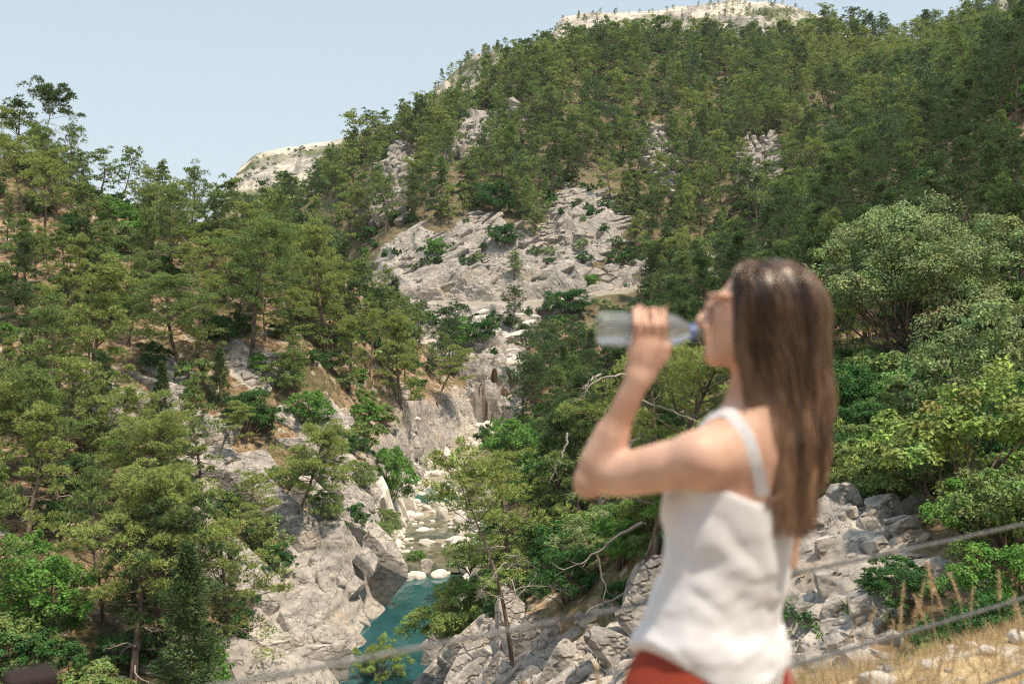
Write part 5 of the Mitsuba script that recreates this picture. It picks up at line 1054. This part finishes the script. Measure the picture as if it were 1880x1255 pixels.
# ------------------------------------------------------------------ the cable fence along the road's edge
scene['mat_cable'] = {'type': 'principled', 'base_color': mikit.proc(lambda p, n, uv: mix((0.13, 0.14, 0.145), (0.27, 0.28, 0.285), dfbm(p.x * 60, p.y * 60, p.z * 60, 2))), 'roughness': 0.45, 'metallic': 0.6, 'specular': 0.5}
scene['mat_post'] = {'type': 'principled', 'base_color': mikit.proc(lambda p, n, uv: mix((0.011, 0.006, 0.005), (0.025, 0.012, 0.010), dfbm(p.x * 30, p.y * 30, p.z * 8, 3))), 'roughness': 0.8}
FA, FB = np.array([-0.715, 1.47, 0.0]), np.array([1.52, 2.95, 0.0]); FD = (FB - FA) / np.linalg.norm(FB - FA)
for k_, s_ in enumerate((0.0, 3.25, -3.0, 6.5)):
    b_ = FA + FD * s_; z0 = float(Hg(b_[None, :2])[0]) - 0.4
    c_ = m3.CrossSection.square((0.050, 0.062), True).offset(0.008, m3.JoinType.Round, 2.0, 8).extrude(1.478 if k_ == 0 else 1.47)
    t_ = trimesh.Trimesh(np.array(c_.to_mesh().vert_properties[:, :3]), np.array(c_.to_mesh().tri_verts)); t_.apply_transform(trimesh.transformations.rotation_matrix(math.atan2(FD[1], FD[0]), [0, 0, 1])); t_.apply_translation([b_[0], b_[1], -0.4])
    scene['cable_fence__post' + (f'_{k_:03d}' if k_ else '')] = mikit.ply(t_, 'mat_post', smooth=35)
def rope(z, sag):
    s = np.linspace(-3.2, 6.7, 160); P = FA + s[:, None] * FD + np.array([0, 0, 1.0]) * (z - sag * np.sin(np.pi * ((s % 3.25) / 3.25)))[:, None]
    u = np.cross(FD, [0, 0, 1.0]); parts = [tube(P, 0.0038, 8)]
    for k in range(6):
        a = k * math.pi / 3 + s * 2 * math.pi / 0.09 * 0.2; parts.append(tube(P + 0.0032 * (np.cos(a)[:, None] * u + np.sin(a)[:, None] * np.array([0, 0, 1.0])), 0.0022, 5))
    return join(parts)
for k_, (z_, sg) in enumerate([(1.005, 0.012), (0.785, 0.016), (0.565, 0.014), (0.345, 0.012)]):
    scene['cable_fence__cable' + (f'_{k_:03d}' if k_ else '')] = mikit.ply(rope(z_, sg), 'mat_cable', smooth=True)
labels['cable_fence'] = {'label': 'roadside fence of grey steel cables on dark posts, crossing behind the person', 'category': 'fence'}

# ------------------------------------------------------------------ dry grass and stones on the near bank
rg = np.random.default_rng(21)
scene['mat_straw'] = leaf_mat(None, 0.6, 0.7)
def bank(n, y0=2.4, y1=9.0):
    q = np.column_stack([rg.uniform(-3.5, 6.5, n), rg.uniform(y0, y1, n)]); e_ = edge_dist(q)
    return q[(e_ < 1.2) & (e_ > -4.5) & (q[:, 0] > -0.6) & ((q - FA[:2]) @ np.array([-FD[1], FD[0]]) > 0.15)]
q = bank(190000); dens = meshkit.fbm(np.column_stack([q / 0.45, np.zeros(len(q))]), 3, 17); q = q[rg.uniform(size=len(q)) < sst(0.36, 0.60, dens)]
base_ = np.column_stack([q, Hg(q) - 0.01]); n = len(base_); dirs_ = unit(np.column_stack([rg.normal(0, 0.45, n), rg.normal(0, 0.45, n), rg.uniform(0.35, 1.2, n)]))
ln_ = rg.uniform(0.05, 0.22, n) * (0.6 + 0.8 * sst(0.4, 0.7, meshkit.fbm(np.column_stack([q / 0.8, np.ones(n)]), 2, 19)))
v1, f1 = blades(rg, base_, dirs_, ln_, rg.uniform(0.003, 0.007, n)); cs = np.repeat(np.array([0.52, 0.41, 0.25]) * (1 + rg.normal(0, 0.22, (n, 1)).clip(-.5, .5)) * (1 + rg.normal(0, .05, (n, 3))), 3, axis=0)
scene['dry_grass'] = mikit.ply((v1, f1), 'mat_straw', smooth=False, color=np.clip(cs, .02, .9)); labels['dry_grass'] = {'label': 'short dry straw grass covering the near bank', 'category': 'grass', 'kind': 'stuff'}
def stalk(seed, h):
    r = np.random.default_rng(seed); P = wander(r, (0, 0, -0.03), (r.normal(0, .16), r.normal(0, .16), 1), h, 9, 0.07, -0.01); st = [tube(P, np.linspace(0.0022, 0.0010, 10), 4)]
    k = 90; t = r.uniform(0.62, 1.0, k); i = np.minimum((t * 9).astype(int), 8); b = P[i] + (P[i + 1] - P[i]) * (t * 9 - i)[:, None]
    d = unit(np.column_stack([r.normal(0, .6, k), r.normal(0, .6, k), r.uniform(.3, 1.1, k)])); v, f = blades(r, b, d, r.uniform(.018, .040, k), r.uniform(.004, .008, k)); v2, f2 = blades(r, b, -d * [1, 1, 0.6], r.uniform(.01, .02, k), r.uniform(.004, .007, k))
    hv, hf = join([(v, f), (v2, f2)]); sv, sf = join(st)
    return {'stem': ((sv, sf), 'mat_straw', np.tile((.55, .43, .26), (len(sv), 1))), 'seed_head': ((hv, hf), 'mat_straw', np.tile((.62, .50, .33), (len(hv), 1)))}
for k_ in range(5): kind(f'stalk_{k_}', stalk(900 + k_, 0.62))
for px_, py_, Y_, h_, lab in [(1722, 1188, 4.9, 175, 'tall thick dry grass stalk crossing the lower cable, left of the pair'), (1788, 1190, 4.9, 150, 'tall dry grass stalk standing upright right beside the first tall one'), (1872, 1120, 4.2, 210, 'long leaning dry stalk at the right edge'),
        (1660, 1195, 4.8, 120, 'short dry stalk at the edge of the bank, left of the tall ones'), (1830, 1150, 5.2, 140, 'dry oat stalk near the right edge over dark bushes'), (1640, 1180, 4.8, 80, 'small bent dry stalk at the left end of the bank')]:
    P_ = at(px_, py_, Y_); P_[2] = Hg(P_[None, :2])[0]
    plant('dry_stalk', f'stalk_{len(lab) % 5}', P_, px_, h_ * Y_ / F / 0.62, 1.5, -14 if '1872' == str(px_) else rg.uniform(-8, 8), lab, 'grass')
q = bank(1500, 3.2, 7.5); q = q[edge_dist(q) < 0.5][:90]
for x_, y_ in q:
    plant('dry_stalk', f'stalk_{rg.integers(5)}', (x_, y_, Hg([[x_, y_]])[0]), rg.uniform(0, 360), rg.uniform(0.35, 0.85), 1.0, rg.uniform(-22, 22), 'thin dry grass stalk standing in the straw of the near bank', 'grass', 'dry stalks on the near bank')
q = bank(700, 2.8, 8.0)[:120]
for k_, (x_, y_) in enumerate(q):
    m_ = 0.03 + 0.12 * rg.uniform() ** 4; key = key_of('stone'); scene[key] = {**(PEBBLES + GREYS)[rg.integers(16)], 'to_world': T().translate([x_, y_, float(Hg([[x_, y_]])[0]) + m_ * 0.12]).rotate([0, 0, 1], rg.uniform(0, 360)).scale([m_ * 1.2, m_, m_ * 0.75])}
    labels[key] = {'label': 'pale stone lying in the dry grass of the near bank', 'category': 'rock', 'group': 'stones in the dry grass'}
for px_, py_, w_, lab in [(1612, 1246, 62, 'largest pale stone at the bottom of the dry grass bank'), (1705, 1210, 36, 'white stone in the dry grass between the tall stalks'), (1868, 1158, 46, 'white stone at the right edge in the dry grass'), (1812, 1190, 34, 'grey white stone in the straw near the right corner')]:
    P_ = at(px_, py_ + 8, 1.0); Y_ = 1.6 / max((1.6 - P_[2]), 1e-3); P_ = at(px_, py_ + 8, Y_); m_ = w_ * Y_ / F; key = key_of('stone')
    scene[key] = {**PEBBLES[len(lab) % 12], 'to_world': T().translate([P_[0], P_[1], float(Hg(P_[None, :2])[0]) + m_ * 0.2]).rotate([0, 0, 1], px_).scale([m_ * 1.1, m_ * 0.8, m_ * 0.6])}; labels[key] = {'label': lab, 'category': 'rock'}

# ------------------------------------------------------------------ the road across the gorge: its wall, sign, seated person and wires
def road_at(px):
    """the road's middle under a column of the photograph"""
    best = min(np.linspace(0, len(ROAD) - 1.001, 400), key=lambda s: abs(CX + F * (ROAD[int(s)] + (ROAD[int(s) + 1] - ROAD[int(s)]) * (s % 1))[0] / (ROAD[int(s)] + (ROAD[int(s) + 1] - ROAD[int(s)]) * (s % 1))[1] - px))
    a = ROAD[int(best)] + (ROAD[int(best) + 1] - ROAD[int(best)]) * (best % 1); d = unit(ROAD[int(best) + 1] - ROAD[int(best)]); return a, d
for row in range(5):
    for k_ in range(26):
        P_, d_ = road_at(1082 + k_ * 3.9 + (row % 2) * 1.6); m_ = rg.uniform(0.38, 0.6); n_ = np.array([d_[1], -d_[0], 0.0]); c_ = P_ + n_ * (2.2 + 0.12 * row) + np.array([0, 0, 0.05 - row * 0.40])
        nm = 'retaining_wall__stone' + (f'_{row * 26 + k_:03d}' if row + k_ else ''); scene[nm] = {**BLOCKS[rg.integers(22)], 'to_world': frame((0, 0, 1), d_ + rg.normal(0, .1, 3), c_, (m_ * 1.25, m_ * 0.9, m_ * 0.95))}
labels['retaining_wall'] = {'label': 'dry stone retaining wall holding the mountain road left of the sign', 'category': 'wall'}
kerb = []
for s_ in np.linspace(0, len(ROAD) - 1.001, 90):
    a_ = ROAD[int(s_)] + (ROAD[int(s_) + 1] - ROAD[int(s_)]) * (s_ % 1); d_ = unit(ROAD[int(s_) + 1] - ROAD[int(s_)]); n_ = np.array([d_[1], -d_[0], 0.0]); h_ = 1.05 + 0.25 * math.sin(s_ * 23) * math.sin(s_ * 9)
    kerb.append([a_ + n_ * 2.9 + [0, 0, -1.2], a_ + n_ * 2.55 + [0, 0, h_ - 0.25], a_ + n_ * 2.2 + [0, 0, h_ - 0.22], a_ + n_ * 1.6 + [0, 0, -0.05], a_ + n_ * -2.4 + [0, 0, 0.05]])
kerb = np.array(kerb); i, j = np.meshgrid(np.arange(89), np.arange(4), indexing='ij'); q = np.stack([i * 5 + j, i * 5 + j + 1, (i + 1) * 5 + j + 1, (i + 1) * 5 + j], -1).reshape(-1, 4)
scene['mat_road'] = {'type': 'twosided', 'bsdf': {'type': 'principled', 'base_color': mikit.proc(lambda p, n, uv: mix((0.50, 0.46, 0.40), (0.68, 0.63, 0.55), dfbm(p.x * 1.5, p.y * 1.5, p.z * 3, 3))), 'roughness': 0.95, 'specular': 0.1}}
scene['mountain_road'] = mikit.ply((kerb.reshape(-1, 3), q), 'mat_road', smooth=False); labels['mountain_road'] = {'label': 'pale narrow road with low edge bank crossing the mountainside', 'kind': 'structure'}
scene['mat_sign'] = {'type': 'principled', 'base_color': {'type': 'rgb', 'value': (0.035, 0.10, 0.075)}, 'roughness': 0.5}
scene['mat_sign_grey'] = {'type': 'principled', 'base_color': {'type': 'rgb', 'value': (0.20, 0.22, 0.21)}, 'roughness': 0.5}
P_, d_ = road_at(1149); P_ = P_ + np.array([0, 0, -0.05]); w_ = 1.1
def bar(a, b, r=0.05): return tube(np.array([a, b]), r, 6)
for k_, (o_, mt) in enumerate([(-0.55, 'mat_sign'), (0.55, 'mat_sign')]): scene['road_sign__post' + (f'_{k_:03d}' if k_ else '')] = mikit.ply(bar(P_ + d_ * o_, P_ + d_ * o_ + [0, 0, 1.75], 0.06), mt, smooth=True)
for k_, (o_, z_, hw, hh, mt) in enumerate([(-0.22, 1.35, 0.42, 0.36, 'mat_sign'), (0.72, 1.2, 0.22, 0.52, 'mat_sign_grey')]):
    b_ = trimesh.creation.box((hw * 2, 0.05, hh * 2)); b_.apply_transform(trimesh.transformations.rotation_matrix(math.atan2(d_[1], d_[0]), [0, 0, 1])); b_.apply_translation(P_ + d_ * o_ + [0, -0.08, z_]); scene['road_sign__board' + (f'_{k_:03d}' if k_ else '')] = mikit.ply(b_, mt)
labels['road_sign'] = {'label': 'dark green information board on two posts beside the mountain road', 'category': 'sign'}
P_, d_ = road_at(1090); Z0 = P_ + np.array([0, -1.0, 0.0])
def sitter(p):
    p = p - Z0; d = smin(cone(p, (0, 0, .45), (0.02, 0, .95), .15, .17), ell(p, (0.03, 0, 1.22), (.10, .10, .13)), .05)
    for s in (-1, 1): d = smin(d, cone(p, (s * .09, 0, .45), (s * .12, -.42, .48), .09, .07), .04); d = smin(d, cone(p, (s * .12, -.42, .48), (s * .12, -.40, .05), .065, .05), .03); d = smin(d, cone(p, (s * .19, 0, .95), (s * .22, -.2, .7), .06, .05), .03); d = smin(d, cone(p, (s * .22, -.2, .7), (s * .10, -.38, .58), .05, .04), .03)
    return d
scene['mat_red'] = {'type': 'principled', 'base_color': mikit.proc(lambda p, n, uv: mix(mix((0.10, 0.09, 0.10), (0.62, 0.03, 0.05), smoothstep(float(Z0[2]) + 0.50, float(Z0[2]) + 0.56, p.z)), (0.40, 0.25, 0.18), smoothstep(float(Z0[2]) + 1.06, float(Z0[2]) + 1.10, p.z))), 'roughness': 0.8}
scene['person_001__body'] = mikit.ply(smooth_net(sitter, Z0 + [-.6, -.8, -.1], Z0 + [.6, .5, 1.5], 0.03, 3), 'mat_red', smooth=True); labels['person_001'] = {'label': 'tiny seated person in a red shirt on the wall by the mountain road', 'category': 'person'}
st_ = trimesh.creation.box((0.5, 0.4, 0.42)); st_.apply_translation(Z0 + [0, 0.1, 0.19]); scene['stone_block'] = mikit.ply(st_, 'mat_rock'); labels['stone_block'] = {'label': 'low block under the person in red by the road', 'category': 'rock'}  # a stone seat added under the person in red
for k_, px_ in enumerate((1104, 1120, 1131)):
    P_, d_ = road_at(px_); n_ = np.array([d_[1], -d_[0], 0.0]); key = key_of('bollard'); b_ = P_ + n_ * -1.5
    scene[key] = mikit.ply(tube(np.array([b_ + [0, 0, -.1], b_ + [0, 0, .45], b_ + [0, 0, .75], b_ + [0, 0, .9]]), [.09, .09, .13, .06], 7), 'mat_post', smooth=30); labels[key] = {'label': ['dark short post at the left by the person in red', 'dark short post in the middle of the row by the road', 'dark short post nearest to the road sign'][k_], 'category': 'post'}
scene['mat_wire'] = {'type': 'principled', 'base_color': {'type': 'rgb', 'value': (0.32, 0.34, 0.33)}, 'roughness': 0.5}
def wire(a, b, sag, label, r=0.022):
    a, b = np.array(a), np.array(b); t = np.linspace(0, 1, 40)[:, None]; P = a + (b - a) * t - np.array([0, 0, 1.0]) * sag * 4 * t * (1 - t); key = key_of('overhead_wire'); scene[key] = mikit.ply(tube(P, r, 4), 'mat_wire', smooth=True); labels[key] = {'label': label, 'category': 'cable'}
wire(at(862, 626, 186), at(1075, 590, 168), 2.6, 'thin sagging wire hanging across the gorge in front of the white slope')
wire(at(735, 515, 212), at(1060, 502, 219), 0.8, 'thin greenish wire along the rock face above the road')
wire(at(1280, 500, 215), at(1420, 462, 200), 0.4, 'thin dark wire over the ledges behind the head')

# ------------------------------------------------------------------ the air
scene['air'] = {'type': 'homogeneous', 'albedo': {'type': 'rgb', 'value': (0.95, 0.95, 0.96)}, 'sigma_t': 0.00008}
scene['mat_air'] = {'type': 'null'}
scene['haze'] = {'type': 'cube', 'bsdf': {'type': 'ref', 'id': 'mat_air'}, 'interior': {'type': 'ref', 'id': 'air'}, 'to_world': T().translate([0, 200, 110]).scale([1800, 1800, 270])}
labels['haze'] = {'label': 'thin bluish summer haze filling the gorge', 'kind': 'stuff'}
scene['camera']['medium'] = {'type': 'ref', 'id': 'air'}
